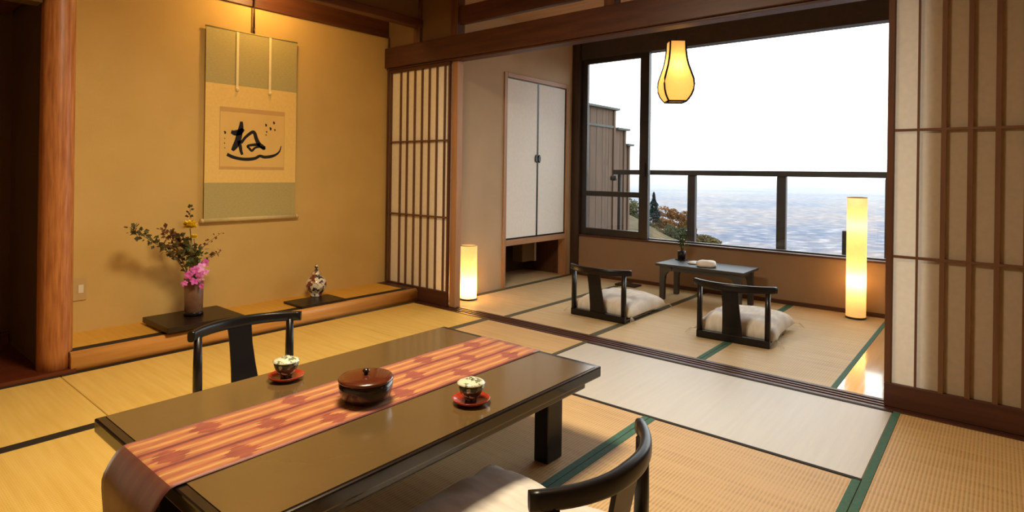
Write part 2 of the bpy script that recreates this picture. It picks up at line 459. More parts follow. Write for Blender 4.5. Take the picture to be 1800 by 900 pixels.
fl = thing('floor', 'woven tatami floor of the main room', 'floor', (1.0, 1.0, -.06), kind='structure')
part('subfloor', BX((XL, YR, -.10), (3.352, SILLB, -.055)), M_darkfloor, fl)
def mat_piece(parent, x0, x1, y0, y1, material, border=None, along='x', bw=.03, mname='tatami_mat', z=0.0):
    g = .0012
    t = part(mname, BX((x0 + g, y0 + g, z - .055), (x1 - g, y1 - g, z), .003, 1), material, parent, center=True)
    if border:
        for s in (0, 1):
            if along == 'x':
                lo, hi = ((x0 + g, y0 + g if s == 0 else y1 - bw), (x1 - g, y0 + bw if s == 0 else y1 - g))
            else:
                lo, hi = ((x0 + g if s == 0 else x1 - bw, y0 + g), (x0 + bw if s == 0 else x1 - g, y1 - g))
            bb = BX((lo[0], lo[1], z - .002), (hi[0], hi[1], z + .0022), .001, 1)
            off = Vector(parent.location) + Vector(t.location)
            bmesh.ops.translate(bb, verts=bb.verts[:], vec=-off)
            part('border', bb, border[s] if isinstance(border, tuple) else border, t, local=True)
    return t
B0, B1, B2, B3, B4 = SILLB, 3.012, 2.10, 1.232, .382
mat_piece(fl, XL, .895, B1, B0, M_tat_gold, M_heri_dark)
mat_piece(fl, .895, 2.57, B1, B0, M_tat_gold, M_heri_dark)
mat_piece(fl, 2.57, 3.352, B1, B0, M_tat_gold, M_heri_grey)
mat_piece(fl, XL, .2, B2, B1, M_tat_gold, M_heri_dark)
mat_piece(fl, .2, 1.74, B2, B1, M_tat_gold, M_heri_dark)
mat_piece(fl, 1.74, 3.352, B2, B1, M_tat_tan, M_heri_grey)
mat_piece(fl, 2.505, 3.352, B4, B2, M_tat_sheen, M_heri_dark, 'y', .02)
mat_piece(fl, .9, 2.505, B3, B2, M_tat_tan, M_heri_green)
mat_piece(fl, XL, .9, B3, B2, M_tat_gold, M_heri_green)
mat_piece(fl, .9, 2.505, B4, B3, M_tat_tan, M_heri_green)
mat_piece(fl, XL, .9, B4, B3, M_tat_tan, M_heri_green)
mat_piece(fl, 1.66, 3.352, -.5, B4, M_tat_tan, M_heri_green)
mat_piece(fl, XL, 1.66, -.5, B4, M_tat_tan, M_heri_green)
mat_piece(fl, 1.66, 3.352, YR, -.5, M_tat_tan, M_heri_green)
mat_piece(fl, XL, 1.66, YR, -.5, M_tat_tan, M_heri_green)

# threshold with three grooves
tr = thing('trim_1', 'brown grooved wooden threshold between the two tatami rooms', 'threshold', (3.43, 1.0, -.06), kind='structure')
part('base_board', BX((3.352, YR, -.06), (3.508, TB, -.006)), M_redwood_y, tr)
for x0, x1 in ((3.352, 3.382), (3.402, 3.420), (3.440, 3.458), (3.478, 3.508)):
    part('track_ridge', BX((x0, YR, -.006), (x1, TB if x0 < 3.47 else VB, .003), .0015, 1), M_redwood_y, tr)

fv = thing('floor_veranda', 'pale tatami floor of the window nook', 'floor', (4.5, 2.0, -.06), kind='structure')
part('subfloor', BX((3.508, -1.0, -.10), (WA, VB, -.056)), M_darkfloor, fv)
VBs = [3.66, 2.945, 2.165, 1.395, .655]
for y1, y0, bd in zip(VBs, VBs[1:], (M_heri_grey, M_heri_grey, (M_heri_green, M_heri_grey), M_heri_green)):
    mat_piece(fv, 3.508, WA, y0, y1, M_tat_ver, bd, bw=.028)
part('edge_strip', BX((3.508, 3.66, -.055), (WA, VB, .001)), M_heri_grey, fv)
mat_piece(fv, 4.33, 5.45, VB, 4.30, M_tat_ver, None, mname='closet_mat')
for i, (y0, y1) in enumerate(((.43, .655), (.2, .43), (-.03, .2), (-.26, -.03), (-.5, -.26), (-1.0, -.5))):
    part('floor_board', BX((3.508, y0 + .001, -.056), (WA, y1 - .001, .002), .001, 1), M_board, fv)

top('floor_foundation', BX((XL - .1, YR - .1, -.30), (WA + .12, 5.0, -.104)), M_darkfloor, 'hidden timber foundation slab under the rooms', 'foundation', kind='structure')
# --- alcove
top('wall_alcove', BX((.86, TB, 0), (TA + .02, TB + .12, ZC)), M_toko, 'golden plaster back wall of the display alcove', 'wall', kind='structure')
top('wall_alcove_side', BX((.84, 4.02, .02), (.90, TB, ZC)), M_toko, 'plaster cheek wall behind the log pillar', 'wall', kind='structure')
fa = thing('floor_alcove', 'raised straw mat floor of the display alcove', 'floor', (2.2, 4.1, 0), kind='structure')
part('alcove_base', BX((.90, 3.93, 0), (TA - .022, TB, TZ - .03)), M_darkfloor, fa)
part('alcove_mat', BX((.90, 3.975, TZ - .03), (3.33, TB, TZ)), M_tat_alcove, fa, center=True)
part('border', BX((.90, 3.905, TZ - .03), (3.33, 3.975, TZ + .001)), M_heri_dark, fa)
part('end_board', BX((3.33, 3.905, TZ - .03), (TA - .022, TB, TZ + .002)), M_redwood_y, fa)
# rounded sill beam
bm = bmesh.new()
prof = [(3.905, 0), (3.874, 0), (3.872, .03), (3.872, .07), (3.875, .088), (3.884, .101), (3.896, .107), (3.905, .108)]
va = [bm.verts.new((.945, y, z)) for y, z in prof]; vb = [bm.verts.new((TA - .022, y, z)) for y, z in prof]
for i in range(len(prof)):
    j = (i + 1) % len(prof); f = bm.faces.new((va[i], va[j], vb[j], vb[i])); f.smooth = 0 < i < 6
bm.faces.new(va); bm.faces.new(list(reversed(vb)))
top('trim_2', bm, M_logx, 'rounded pale log sill along the front of the alcove', 'sill beam', kind='structure')
# log pillar
bm = bmesh.new()
pc = Vector((.893, 3.968, 0))
rings = []
for i in range(27):
    z = i * .1
    z = min(z, ZC)
    ring = []
    for k in range(28):
        a = 2 * PI * k / 28
        r = .079 - .002 * z + .0022 * noise.noise(Vector((3 * math.cos(a), 3 * math.sin(a), z * .7))) + .0012 * math.sin(9 * a)
        ring.append(bm.verts.new(pc + Vector((r * math.cos(a), r * math.sin(a), z))))
    rings.append(ring)
for a, b in zip(rings, rings[1:]):
    for k in range(28):
        f = bm.faces.new((a[k], a[(k + 1) % 28], b[(k + 1) % 28], b[k])); f.smooth = True
bm.faces.new(list(reversed(rings[0]))); bm.faces.new(rings[-1])
top('log_pillar', bm, M_log, 'round polished log pillar at the left end of the alcove', 'pillar', kind='structure')
# dark recess left of the pillar
top('floor_recess', BX((XL, SILLB, -.06), (.97, 5.0, .022)), M_darkfloor, 'dark red wooden floor of the recess left of the log pillar', 'floor', kind='structure')
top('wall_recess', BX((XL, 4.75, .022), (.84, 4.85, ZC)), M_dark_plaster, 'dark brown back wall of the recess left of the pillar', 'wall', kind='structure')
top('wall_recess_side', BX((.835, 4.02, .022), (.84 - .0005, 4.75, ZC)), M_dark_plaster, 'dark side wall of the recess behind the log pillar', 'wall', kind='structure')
top('trim_3', BX((XL, 4.715, .022), (.83, 4.75, .09)), M_redwood_x, 'dark wooden skirting at the back of the recess', 'baseboard', kind='structure')
top('ceiling_recess', BX((XL, SILLB + .12, 2.05), (.80, 4.75, 2.1)), M_redwood_x, 'low wooden soffit above the dark recess', 'ceiling', kind='structure')
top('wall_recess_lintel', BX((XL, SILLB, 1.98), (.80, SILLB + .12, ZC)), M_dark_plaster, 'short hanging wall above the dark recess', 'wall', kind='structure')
# alcove soffit + front beam
top('trim_11', BX((.90, TB - .018, 2.335), (TA - .02, TB, 2.60), .003, 1), M_redwood_x, 'red-brown wooden board along the top of the alcove wall', 'wall board', kind='structure')
top('trim_4', BX((.97, 3.85, 2.36), (TA, 3.93, 2.43), .006, 1), M_redwood_x, 'horizontal wooden beam across the top of the alcove', 'beam', kind='structure')
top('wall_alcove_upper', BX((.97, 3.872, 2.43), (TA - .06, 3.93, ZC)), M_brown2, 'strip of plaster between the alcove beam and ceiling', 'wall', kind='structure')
top('trim_5', BX((TA - .035, TB - .035, TZ + .003), (TA - .021, TB - .0185, 2.335)), M_redwood_z, 'thin corner strip between alcove wall and lattice screen', 'corner strip', kind='structure')

# --- main beam over the screens (kamoi) with open transom
km = thing('trim_6', 'dark red-brown lintel beam over the sliding screens', 'beam', (TA, 1.5, 2.04), kind='structure')
part('lintel', BX((TA - .055, YR, 2.055), (TA + .075, TB, 2.235), .004, 1), M_redwood_y, km)
part('lintel_edge', BX((TA - .03, YR, 2.04), (TA + .075, TB, 2.0552), .002, 1), M_redwood_y, km)
trn = thing('trim_7', 'open wooden transom frame between lintel and ceiling', 'transom', (TA, 1.5, 2.235), kind='structure')
part('transom_rail', BX((TA - .02, YR, 2.328), (TA + .03, 3.45, 2.475), .004, 1), M_redwood_y, trn)
for y in (3.45, 2.0, .55, -.9):
    part('transom_post', BX((TA - .045, y - .04, 2.235), (TA + .045, y + .04, ZC), .003, 1), M_redwood_z, trn)
part('corner_post', BX((TA - .055, 3.86, 2.235), (TA + .045, 3.94, ZC), .003, 1), M_redwood_z, trn)
top('wall_transom', BX((TA - .02, 3.49, 2.235), (TA + .02, 3.86, ZC)), M_brown2, 'small brown plaster panel above the lintel by the alcove', 'wall', kind='structure')
top('wall_transom_alcove', BX((TA - .02, 3.94, 2.235), (TA + .02, TB, ZC)), M_brown2, 'small plaster panel over the lattice screen beside the alcove beam', 'wall', kind='structure')
# screen post
top('trim_8', BX((TA + .012, 3.452, 0), (TA + .075, 3.522, 2.04), .003, 1), M_lightwood_z, 'slim pale post beside the small glowing floor lamp', 'post', kind='structure')

# --- veranda walls
bm = bmesh.new()
box(bm, (TA + .03, VB, 0), (4.33, VB + .08, ZC)); box(bm, (5.43, VB, 0), (WA, VB + .08, ZC)); box(bm, (4.33, VB, 2.10), (5.43, VB + .08, ZC))
top('wall_left', bm, M_plaster, 'greige plaster wall holding the white closet', 'wall', kind='structure')
top('wall_screen_back', BX((TA + .05, VB + .08, 0), (TA + .1, TB + .1, ZC)), M_plaster, 'hidden plaster wall behind the lattice screen', 'wall', kind='structure')
bm = bmesh.new(); box(bm, (WA, -1.0, -.1), (WA + .12, VB + .1, .435))
top('wall_window', bm, M_brown_plaster, 'low brown plaster wall beneath the window', 'wall', kind='structure')
top('wall_window_head', BX((WA, -1.0, 2.385), (WA + .12, VB + .1, ZC)), M_fascia, 'dark fascia over the big window', 'wall', kind='structure')
top('baseboard_window', BX((WA - .014, -1.0, 0), (WA, 3.62, .035), .002, 1), M_redwood_y, 'narrow dark skirting along the foot of the window wall', 'baseboard', kind='structure')
top('trim_9', BX((WA - .03, 3.60, 0), (WA + .10, 3.70, ZC), .003, 1), M_postwood, 'dark wooden corner post between closet and window', 'post', kind='structure')
top('trim_10', BX((WA - .02, -1.0, .435), (WA + .12, 3.60, .452), .003, 1), M_redwood_y, 'thin wooden sill board under the window', 'window sill', kind='structure')
top('ceiling_veranda', BX((TA + .05, -1.0, ZC), (WA + .12, VB + .1, ZC + .05)), M_ceilwood, 'pale wooden ceiling of the window nook', 'ceiling', kind='structure')
top('wall_right_veranda', BX((TA + .05, -1.1, -.1), (WA + .12, -1.0, ZC)), M_plaster, 'plaster end wall of the window nook behind the screens', 'wall', kind='structure')
# --- walls behind the camera
top('wall_back', BX((XL - .1, YR, 0), (XL, 4.85, ZC)), M_plaster, 'plaster wall behind the viewpoint', 'wall', kind='structure')
top('wall_right', BX((XL, YR - .1, 0), (TA, YR, ZC)), M_plaster, 'plaster wall on the right of the room', 'wall', kind='structure')
cl = thing('ceiling', 'wooden boarded ceiling of the main room', 'ceiling', (1.2, 1.5, ZC), kind='structure')
for i in range(12):
    x0 = XL + i * .43
    if x0 > TA + .04: break
    part('ceiling_board', BX((x0 + .002, YR, ZC), (min(x0 + .428, TA + .05), 4.85, ZC + .03)), M_ceilwood, cl)

# ================================================================== WINDOW
wn = thing('window_1', 'dark framed sliding window sash on the left', 'window', (WA + .05, 3.2, .45), kind='structure')
zb, zt = .452, 2.385
def sash(y0, y1, y0w, y1w, par, x, zb=zb, zt=zt, tw=.05):
    part('stile', BX((x - .02, y0, zb), (x + .02, y0 + y0w, zt), .002, 1), M_alu, par)
    part('stile', BX((x - .02, y1 - y1w, zb), (x + .02, y1, zt), .002, 1), M_alu, par)
    part('top_rail', BX((x - .02, y0 + y0w, zt - tw), (x + .02, y1 - y1w, zt), .002, 1), M_alu, par)
    part('bottom_rail', BX((x - .02, y0 + y0w, zb), (x + .02, y1 - y1w, zb + .075), .002, 1), M_alu, par)
    part('pane', BX((x - .002, y0 + y0w, zb + .075), (x + .002, y1 - y1w, zt - tw)), M_glass, par)
sash(2.785, 3.60, .10, .075, wn, WA + .04)
part('middle_rail', BX((WA + .022, 2.885, .88), (WA + .058, 3.525, .935), .002, 1), M_alu, wn)
lt = part('latch', BX((WA - .012, 2.815, 1.10), (WA + .02, 2.84, 1.24), .004, 1), M_alu, wn)
w2 = thing('window_2', 'large clear picture window pane', 'window', (WA + .08, 1.5, .45), kind='structure')
part('pane', BX((WA + .083, -.2, zb + .008), (WA + .088, 2.86, zt)), M_glass, w2)
part('bottom_bead', BX((WA + .07, -.2, zb), (WA + .10, 2.86, zb + .012)), M_alu, w2)
part('stile', BX((WA + .065, 2.80, zb), (WA + .105, 2.88, zt), .002, 1), M_alu, w2)
part('stile', BX((WA + .065, -.26, zb), (WA + .105, -.2, zt), .002, 1), M_alu, w2)
w3 = thing('window_3', 'narrow end window pane hidden behind the screens', 'window', (WA + .05, -.6, .45), kind='structure')
part('pane', BX((WA + .083, -1.0, zb), (WA + .088, -.26, zt)), M_glass, w3)

# ================================================================== SLIDING SCREENS
# left lattice screen
d1 = thing('door_1', 'narrow papered lattice screen standing beside the alcove', 'sliding screen', (TA, 3.9, 0), kind='structure')
xs_px = [699.4, 711, 723.9, 736.7, 749.4, 762.8, 776.7]
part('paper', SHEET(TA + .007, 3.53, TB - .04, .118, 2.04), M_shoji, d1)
part('bottom_rail', BX((TA - .018, 3.523, .003), (TA + .012, TB - .001, .122), .002, 1), M_redwood_y, d1)
part('top_rail', BX((TA - .018, 3.523, 2.012), (TA + .012, TB - .036, 2.04), .002, 1), M_redwood_y, d1)
part('stile', BX((TA - .018, 3.523, .122), (TA + .012, 3.537, 2.012), .002, 1), M_redwood_z, d1)
part('stile', BX((TA - .018, TB - .036 - .012, .122), (TA + .012, TB - .036, 2.012), .002, 1), M_redwood_z, d1)
for x in xs_px:
    y = onA(x, 480, TA - .012).y
    part('slat', BX((TA - .012, y - .0055, .122), (TA + .006, y + .0055, 2.012)), M_lattice_z, d1)
for py in (249, 377):
    z = onA(715, py, TA - .012).z
    part('cross_bar', BX((TA - .014, 3.537, z - .007), (TA + .0055, TB - .048, z + .007)), M_lattice_y, d1)

def screen(name, label, x, y1, y0, slats, widths, zs, par_kind='structure'):
    d = thing(name, label, 'sliding screen', (x, (y0 + y1) / 2, 0), kind=par_kind)
    part('paper', SHEET(x + .007, y0 + .02, y1 - .02, .11, 2.04), M_shoji_shaded, d)
    part('bottom_rail', BX((x - .016, y0, .004), (x + .012, y1, .118), .003, 1), M_redwood_y, d)
    part('top_rail', BX((x - .016, y0, 2.005), (x + .012, y1, 2.055), .003, 1), M_redwood_y, d)
    part('stile', BX((x - .016, y1 - .030, .118), (x + .012, y1, 2.005), .003, 1), M_redwood_z, d)
    part('stile', BX((x - .016, y0, .118), (x + .012, y0 + .03, 2.005), .003, 1), M_redwood_z, d)
    for y, wd in zip(slats, widths):
        part('slat', BX((x - .012, y - wd / 2, .118), (x + .006, y + wd / 2, 2.005)), M_lattice_z, d)
    for z in zs:
        part('cross_bar', BX((x - .013, y0 + .03, z - .006), (x + .0055, y1 - .03, z + .006)), M_lattice_y, d)
    return d
x2 = TA - .025
sl = [.302 - i * .0985 for i in range(8)]
screen('door_2', 'tall papered lattice screen on the right, its first strip glowing with daylight', x2, .4275, -.50, sl, [.009] + [.02] * 7, (1.353, .738))  # slats after the first widened to stand for shadows of those behind
screen('door_3', 'second papered screen stacked close behind the right one', TA + .03, .272, -.62, [.17 - i * .0985 for i in range(8)], [.012] * 8, (1.353, .738))
top('wall_screen', BX((TA - .06, YR, 0), (TA + .05, -.64, 2.04)), M_plaster, 'plaster wall continuing right of the screens', 'wall', kind='structure')
top('wall_screen_near', BX((TA + .048, -1.0, 0), (TA + .07, .25, 2.04)), M_plaster, 'fixed plaster panel behind the stacked screens', 'wall', kind='structure')

# ================================================================== CLOSET
c0, c1 = 4.33, 5.43
ct = thing('closet', 'wall closet with two white paper doors above an open recess', 'closet', ((c0 + c1) / 2, VB + .3, 0))
fr = BX((c0, VB - .012, 0), (c0 + .045, VB + .08, 2.10), .002, 1)
part('frame_post', fr, M_lightwood_z, ct)
part('frame_post', BX((c1 - .045, VB - .012, 0), (c1, VB + .08, 2.10), .002, 1), M_lightwood_z, ct)
part('frame_head', BX((c0 + .045, VB - .012, 2.055), (c1 - .045, VB + .08, 2.10), .002, 1), M_lightwood_x, ct)
part('shelf_board', BX((c0 + .045, VB - .012, .405), (c1 - .045, VB + .60, .462), .002, 1), M_lightwood_x, ct)
part('top_panel', BX((c0, VB + .08, 2.1), (c1, VB + .62, 2.12)), M_dark_plaster, ct)
part('back_panel', BX((c0, VB + .60, -.10), (c1, VB + .62, 2.1)), M_dark_plaster, ct)
part('side_panel', BX((c0 - .02, VB + .08, -.10), (c0, VB + .62, 2.1)), M_dark_plaster, ct)
part('side_panel', BX((c1, VB + .08, -.10), (c1 + .02, VB + .62, 2.1)), M_redwood_z, ct)
mid = (c0 + c1) / 2
for a, b, hx in ((c0 + .047, mid + .004, mid - .022), (mid + .005, c1 - .047, mid + .03)):
    d = part('door', BX((a + .012, VB + .004, .478), (b - .006, VB + .024, 2.045)), M_fusuma, ct)
    for lo, hi in (((a, VB + .002, .464), (b, VB + .026, .478)), ((a, VB + .002, 2.045), (b, VB + .026, 2.054)),
                   ((a, VB + .002, .478), (a + .012, VB + .026, 2.045)), ((b - .012, VB + .0015, .478), (b, VB + .0265, 2.045))):
        bb = BX(lo, hi); bmesh.ops.translate(bb, verts=bb.verts[:], vec=-Vector(ct.location))
        part('edge', bb, M_black, d, local=True)
    hb = bmesh.new()
    lathe(hb, [(.006, 0), (.028, .001), (.030, .006), (.022, .009), (.012, .006)], n=24)
    bmesh.ops.rotate(hb, verts=hb.verts[:], cent=(0, 0, 0), matrix=Matrix.Rotation(PI / 2, 3, 'X'))
    bmesh.ops.scale(hb, vec=(.75, 1, 1.4), verts=hb.verts[:])
    bmesh.ops.translate(hb, verts=hb.verts[:], vec=Vector((hx, VB + .003, 1.27)) - Vector(ct.location))
    part('handle', hb, M_black, d, local=True)
mq0, mq1 = onB(918, 461, VB + .30), onB(939, 461, VB + .30)
ib = thing('meter_box', 'small grey box hanging in the dark recess under the closet', 'box', ((mq0.x + mq1.x) / 2, VB + .36, mq0.z))
part('box_body', BX((mq0.x, VB + .30, mq0.z), (mq1.x, VB + .44, .4045), .004, 1), M_brown2, ib)
part('box_edge', BX((mq1.x, VB + .295, mq0.z - .008), (mq1.x + .03, VB + .44, .4045), .003, 1), M_plaster, ib)

# ================================================================== LOW TABLE
ZT = .345
tb = thing('low_table', 'long low lacquered table with olive-brown glossy top', 'table', (1.33, 1.70, 0))
tx0, tx1, ty0, ty1 = .585, 2.075, 1.235, 2.150
part('table_frame', BX((tx0, ty0, ZT - .045), (tx1, ty1, ZT - .002), .006), M_lacq, tb)
part('table_top', BX((tx0 + .028, ty0 + .012, ZT - .01), (tx1 - .030, ty1 - .012, ZT)), M_tabletop, tb)
part('apron', BX((tx0 + .06, ty0 + .035, ZT - .085), (tx1 - .06, ty1 - .035, ZT - .044), .008), M_blackwood, tb)
for lx in (tx0 + .135, tx1 - .24):
    for ly in (ty0 + .09, ty1 - .155):
        part('leg', BX((lx, ly, .0), (lx + .10, ly + .065, ZT - .08), .006), M_black, tb)

# table runner
bm = bmesh.new()
uvl = bm.loops.layers.uv.new('UVMap')
ry0, ry1 = 1.535, 1.872
path = [(2.066, ZT + .0015)]
for i in range(1, 30): path.append((2.066 + (.588 - 2.066) * i / 30, ZT + .0015))
path += [(.588, ZT + .0017), (.576, ZT - .0005), (.564, ZT - .010), (.553, ZT - .024), (.543, ZT - .040), (.534, ZT - .058), (.529, ZT - .075), (.529, ZT - .10), (.531, ZT - .13), (.534, ZT - .17), (.536, ZT - .22), (.537, .05)]
NV = 16
grid = []; sacc = 0
for i, (x, z) in enumerate(path):
    if i: sacc += math.hypot(x - path[i - 1][0], z - path[i - 1][1])
    row = []
    for j in range(NV + 1):
        v = j / NV
        y = ry0 + (ry1 - ry0) * v
        wob = .004 * math.sin(v * 9) * min(1, max(0, (.57 - x) / .1))
        zz = z + (.0006 * math.sin(sacc * 14 + v * 3) if i < 30 else 0)
        row.append((bm.verts.new((x + wob, y, max(zz, ZT + .0008) if i < 31 else zz)), sacc, v))
    grid.append(row)
for a, b in zip(grid, grid[1:]):
    for j in range(NV):
        q = (a[j], a[j + 1], b[j + 1], b[j])
        f = bm.faces.new([t[0] for t in q]); f.smooth = True
        for lp, t in zip(f.loops, q): lp[uvl].uv = (t[1], t[2])
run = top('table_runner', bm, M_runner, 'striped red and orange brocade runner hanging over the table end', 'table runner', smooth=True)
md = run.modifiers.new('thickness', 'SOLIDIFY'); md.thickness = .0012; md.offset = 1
def runner_lift(x): return ZT + .0035

# ================================================================== CHAIRS (legless floor chairs)
def rail_pts(n=29, hw=.266, sag=.108, z0=.376):
    out = []
    for i in range(n):
        t = -1 + 2 * i / (n - 1)
        y = -sag * (1 - abs(t) ** 2.3) + .012
        out.append((hw * t, y, z0))
    return out
def make_chair(label):
    c = thing('floor_chair', label, 'chair', group='black legless floor chairs')
    p = rail_pts()
    rad = []
    for i in range(len(p)):
        t = abs(-1 + 2 * i / (len(p) - 1))
        rad.append((.015 + .003 * (1 - t), .027 - .004 * t))
    bm = bmesh.new(); tube(bm, p, rad, n=16, flat=.62)
    part('top_rail', bm, M_black, c, local=True)
    for s in (-1, 1):
        b = bmesh.new(); tube(b, [(s * .222, -.016, .012), (s * .222, -.020, .20), (s * .222, -.020, .366)], [(.017, .020), (.0165, .019), (.014, .017)], n=12, flat=.5, upv=Vector((0, 1, 0)))
        part('post', b, M_black, c, local=True)
    # splat: wider at the foot, waisted, curving to the rail
    bm = bmesh.new()
    secs = [(.02, -.022, .068), (.10, -.030, .064), (.18, -.050, .058), (.27, -.072, .054), (.34, -.086, .056), (.374, -.094, .060)]
    rows = []
    for z, y, hw in secs:
        rows.append([bm.verts.new((x, y + dy, z)) for x, dy in ((-hw, -.007), (hw, -.007), (hw, .007), (-hw, .007))])
    for a, b in zip(rows, rows[1:]):
        for k in range(4): bm.faces.new((a[k], a[(k + 1) % 4], b[(k + 1) % 4], b[k]))
    bm.faces.new(list(reversed(rows[0]))); bm.faces.new(rows[-1])
    bmesh.ops.bevel(bm, geom=[e for e in bm.edges], offset=.002, segments=1, affect='EDGES')
    part('splat', bm, M_black, c, local=True)
    part('back_bar', BX((-.24, -.038, 0), (.24, -.002, .05), .006), M_black, c, local=True)
    part('seat_board', BX((-.235, -.002, .008), (.235, .42, .026), .006), M_blackwood, c, local=True)
    part('front_bar', BX((-.235, .385, 0), (.235, .425, .012), .004), M_black, c, local=True)
    return c
def cushion_bm(hw, hd, th, seed, corner=1.14, rim=.02):
    """square floor cushion: puffed middle, pinched corners"""
    random.seed(seed)
    bm = bmesh.new(); n = 26
    up_, dn = [], []
    for i in range(n + 1):
        u = -1 + 2 * i / n; ru, rd = [], []
        for j in range(n + 1):
            v = -1 + 2 * j / n
            k = 1 - .10 * (1 - abs(v) ** 2) * abs(u) ** 4
            kk = 1 - .10 * (1 - abs(u) ** 2) * abs(v) ** 4
            x, y = u * hw * k, v * hd * kk
            prof_ = ((1 - u ** 4) * (1 - v ** 4))
            e = max(0.0, prof_) ** .42
            wr = .006 * noise.noise(Vector((u * 3.1 + seed, v * 3.1, 0))) + .009 * math.sin(11 * (u * .6 + v) + 2.5 * noise.noise(Vector((u * 2, v * 2, seed))) + seed) * max(abs(u), abs(v)) ** 2
            zt_ = rim + (th - rim) * e + wr * e
            zb_ = rim - rim * min(1, e * 1.6)
            ru.append(bm.verts.new((x, y, zt_)))
            rd.append(ru[-1] if i in (0, n) or j in (0, n) else bm.verts.new((x, y, zb_)))
        up_.append(ru); dn.append(rd)
    for i in range(n):
        for j in range(n):
            f = bm.faces.new((up_[i][j], up_[i + 1][j], up_[i + 1][j + 1], up_[i][j + 1])); f.smooth = True
            q = [dn[i][j], dn[i][j + 1], dn[i + 1][j + 1], dn[i + 1][j]]
            if len(set(q)) == 4 and set(q) != {up_[i][j], up_[i + 1][j], up_[i + 1][j + 1], up_[i][j + 1]}:
                f = bm.faces.new(q); f.smooth = True
    return bm
def make_cushion(label, loc, rotz, hw, hd, th, seed):
    c = thing('floor_cushion', label, 'cushion', loc, rotz, group='off-white floor cushions on the chairs')
    part('cover', cushion_bm(hw, hd, th, seed), M_cushion, c, local=True, smooth=True)
    for sx in (-1, 1):
        for sy in (-1, 1):
            bm = bmesh.new()
            for q in range(5):
                a = math.atan2(sy, sx) + (q - 2) * .18
                L = .05 + .012 * random.random()
                p0 = Vector((sx * hw * .995, sy * hd * .995, .02))
                d = Vector((math.cos(a), math.sin(a), 0))
                tube(bm, [p0, p0 + d * L * .4 + Vector((0, 0, .002)), p0 + d * L + Vector((0, 0, -.017 - loc[2] * .6))], [.0016, .0014, .001], n=4)
            part('tassel', bm, M_tassel, c, local=True)
    return c
chairs = [
    ('black curved-rail floor chair between the long table and the alcove', (1.366, 2.745), PI + .0, 'off-white floor cushion on the chair nearest the alcove', .265, .28, .085),
    ('black curved-rail floor chair at the near side of the long table', (1.322, .800), 0, 'large off-white floor cushion in the foreground by the long table', .285, .30, .095),
    ('black floor chair in the window nook nearest the closet', (3.965, 2.385), -PI / 2, 'cream floor cushion on the window-nook chair nearer the closet', .27, .31, .128),
    ('black floor chair in the window nook in front of the tall paper lamp', (4.025, 1.375), -PI / 2 + .06, 'cream floor cushion on the window-nook chair nearer the tall lamp', .275, .31, .13)]
proto = make_chair(chairs[0][0])
for i, (lab, (cx_, cy_), rz, clab, hw, hd, th) in enumerate(chairs):
    c = proto if i == 0 else copy_tree(proto)
    c['label'] = lab
    c.location = (cx_, cy_, .0025); c.rotation_euler = (0, 0, rz)
    d = Vector((-math.sin(rz), math.cos(rz)))
    off = hd + .01
    make_cushion(clab, (cx_ + d.x * off, cy_ + d.y * off, .0285), rz, hw, hd, th, 3 + i)

# ================================================================== THINGS ON THE LOW TABLE
def tea_set(px, py, k):
    p = onz(px, py, ZT + .012); x, y = p.x, p.y
    where = ('near the alcove-side chair', 'near the front edge of the table')[k]
    s = top('saucer', LATHE([(.026, 0), (.040, .0), (.046, .004), (.060, .012), (.064, .019), (.062, .0195), (.056, .0135), (.030, .0085), (.001, .008)], (x, y, ZT + .0003), 36),
            M_saucer, 'red lacquer saucer under the lidded teacup ' + where, 'saucer', 'tea saucers', smooth=True)
    z0 = ZT + .0088
    t = thing('teacup', 'painted green lidded teacup ' + where, 'teacup', (x, y, z0), group='lidded teacups')
    part('cup_body', LATHE([(.020, 0), (.021, .010), (.024, .014), (.036, .026), (.0425, .045), (.0445, .058), (.0425, .058), (.034, .03), (.001, .02)], (x, y, z0), 32), M_cup, t, smooth=True)
    part('cup_lid', LATHE([(.0415, .0585), (.0475, .0590), (.0480, .0605), (.040, .066), (.022, .0705), (.013, .072), (.013, .076), (.0115, .0775), (.001, .0775)], (x, y, z0), 32), M_lid, t, smooth=True)
tea_set(503, 661, 0)
tea_set(828, 702, 1)
p = onz(643.5, 663, ZT + .080)
zb_ = ZT + .0034
bw_ = thing('lidded_bowl', 'round red-brown lacquer bowl with a knobbed lid on the runner', 'bowl', (p.x, p.y, zb_))
part('bowl_body', LATHE([(.055, 0), (.060, .0), (.074, .007), (.083, .020), (.088, .042), (.0895, .070), (.001, .070)], (p.x, p.y, zb_), 44), M_bowl_dark, bw_, smooth=True)
part('bowl_lid', LATHE([(.0895, .0703), (.0915, .0715), (.0915, .0765), (.088, .080), (.070, .0835), (.040, .0862), (.001, .0870)], (p.x, p.y, zb_), 44), M_bowl, bw_, smooth=True)
part('knob', LATHE([(.006, .0862), (.006, .091), (.0115, .096), (.0125, .101), (.009, .1055), (.001, .107)], (p.x, p.y, zb_), 20), M_bowl_dark, bw_, smooth=True)

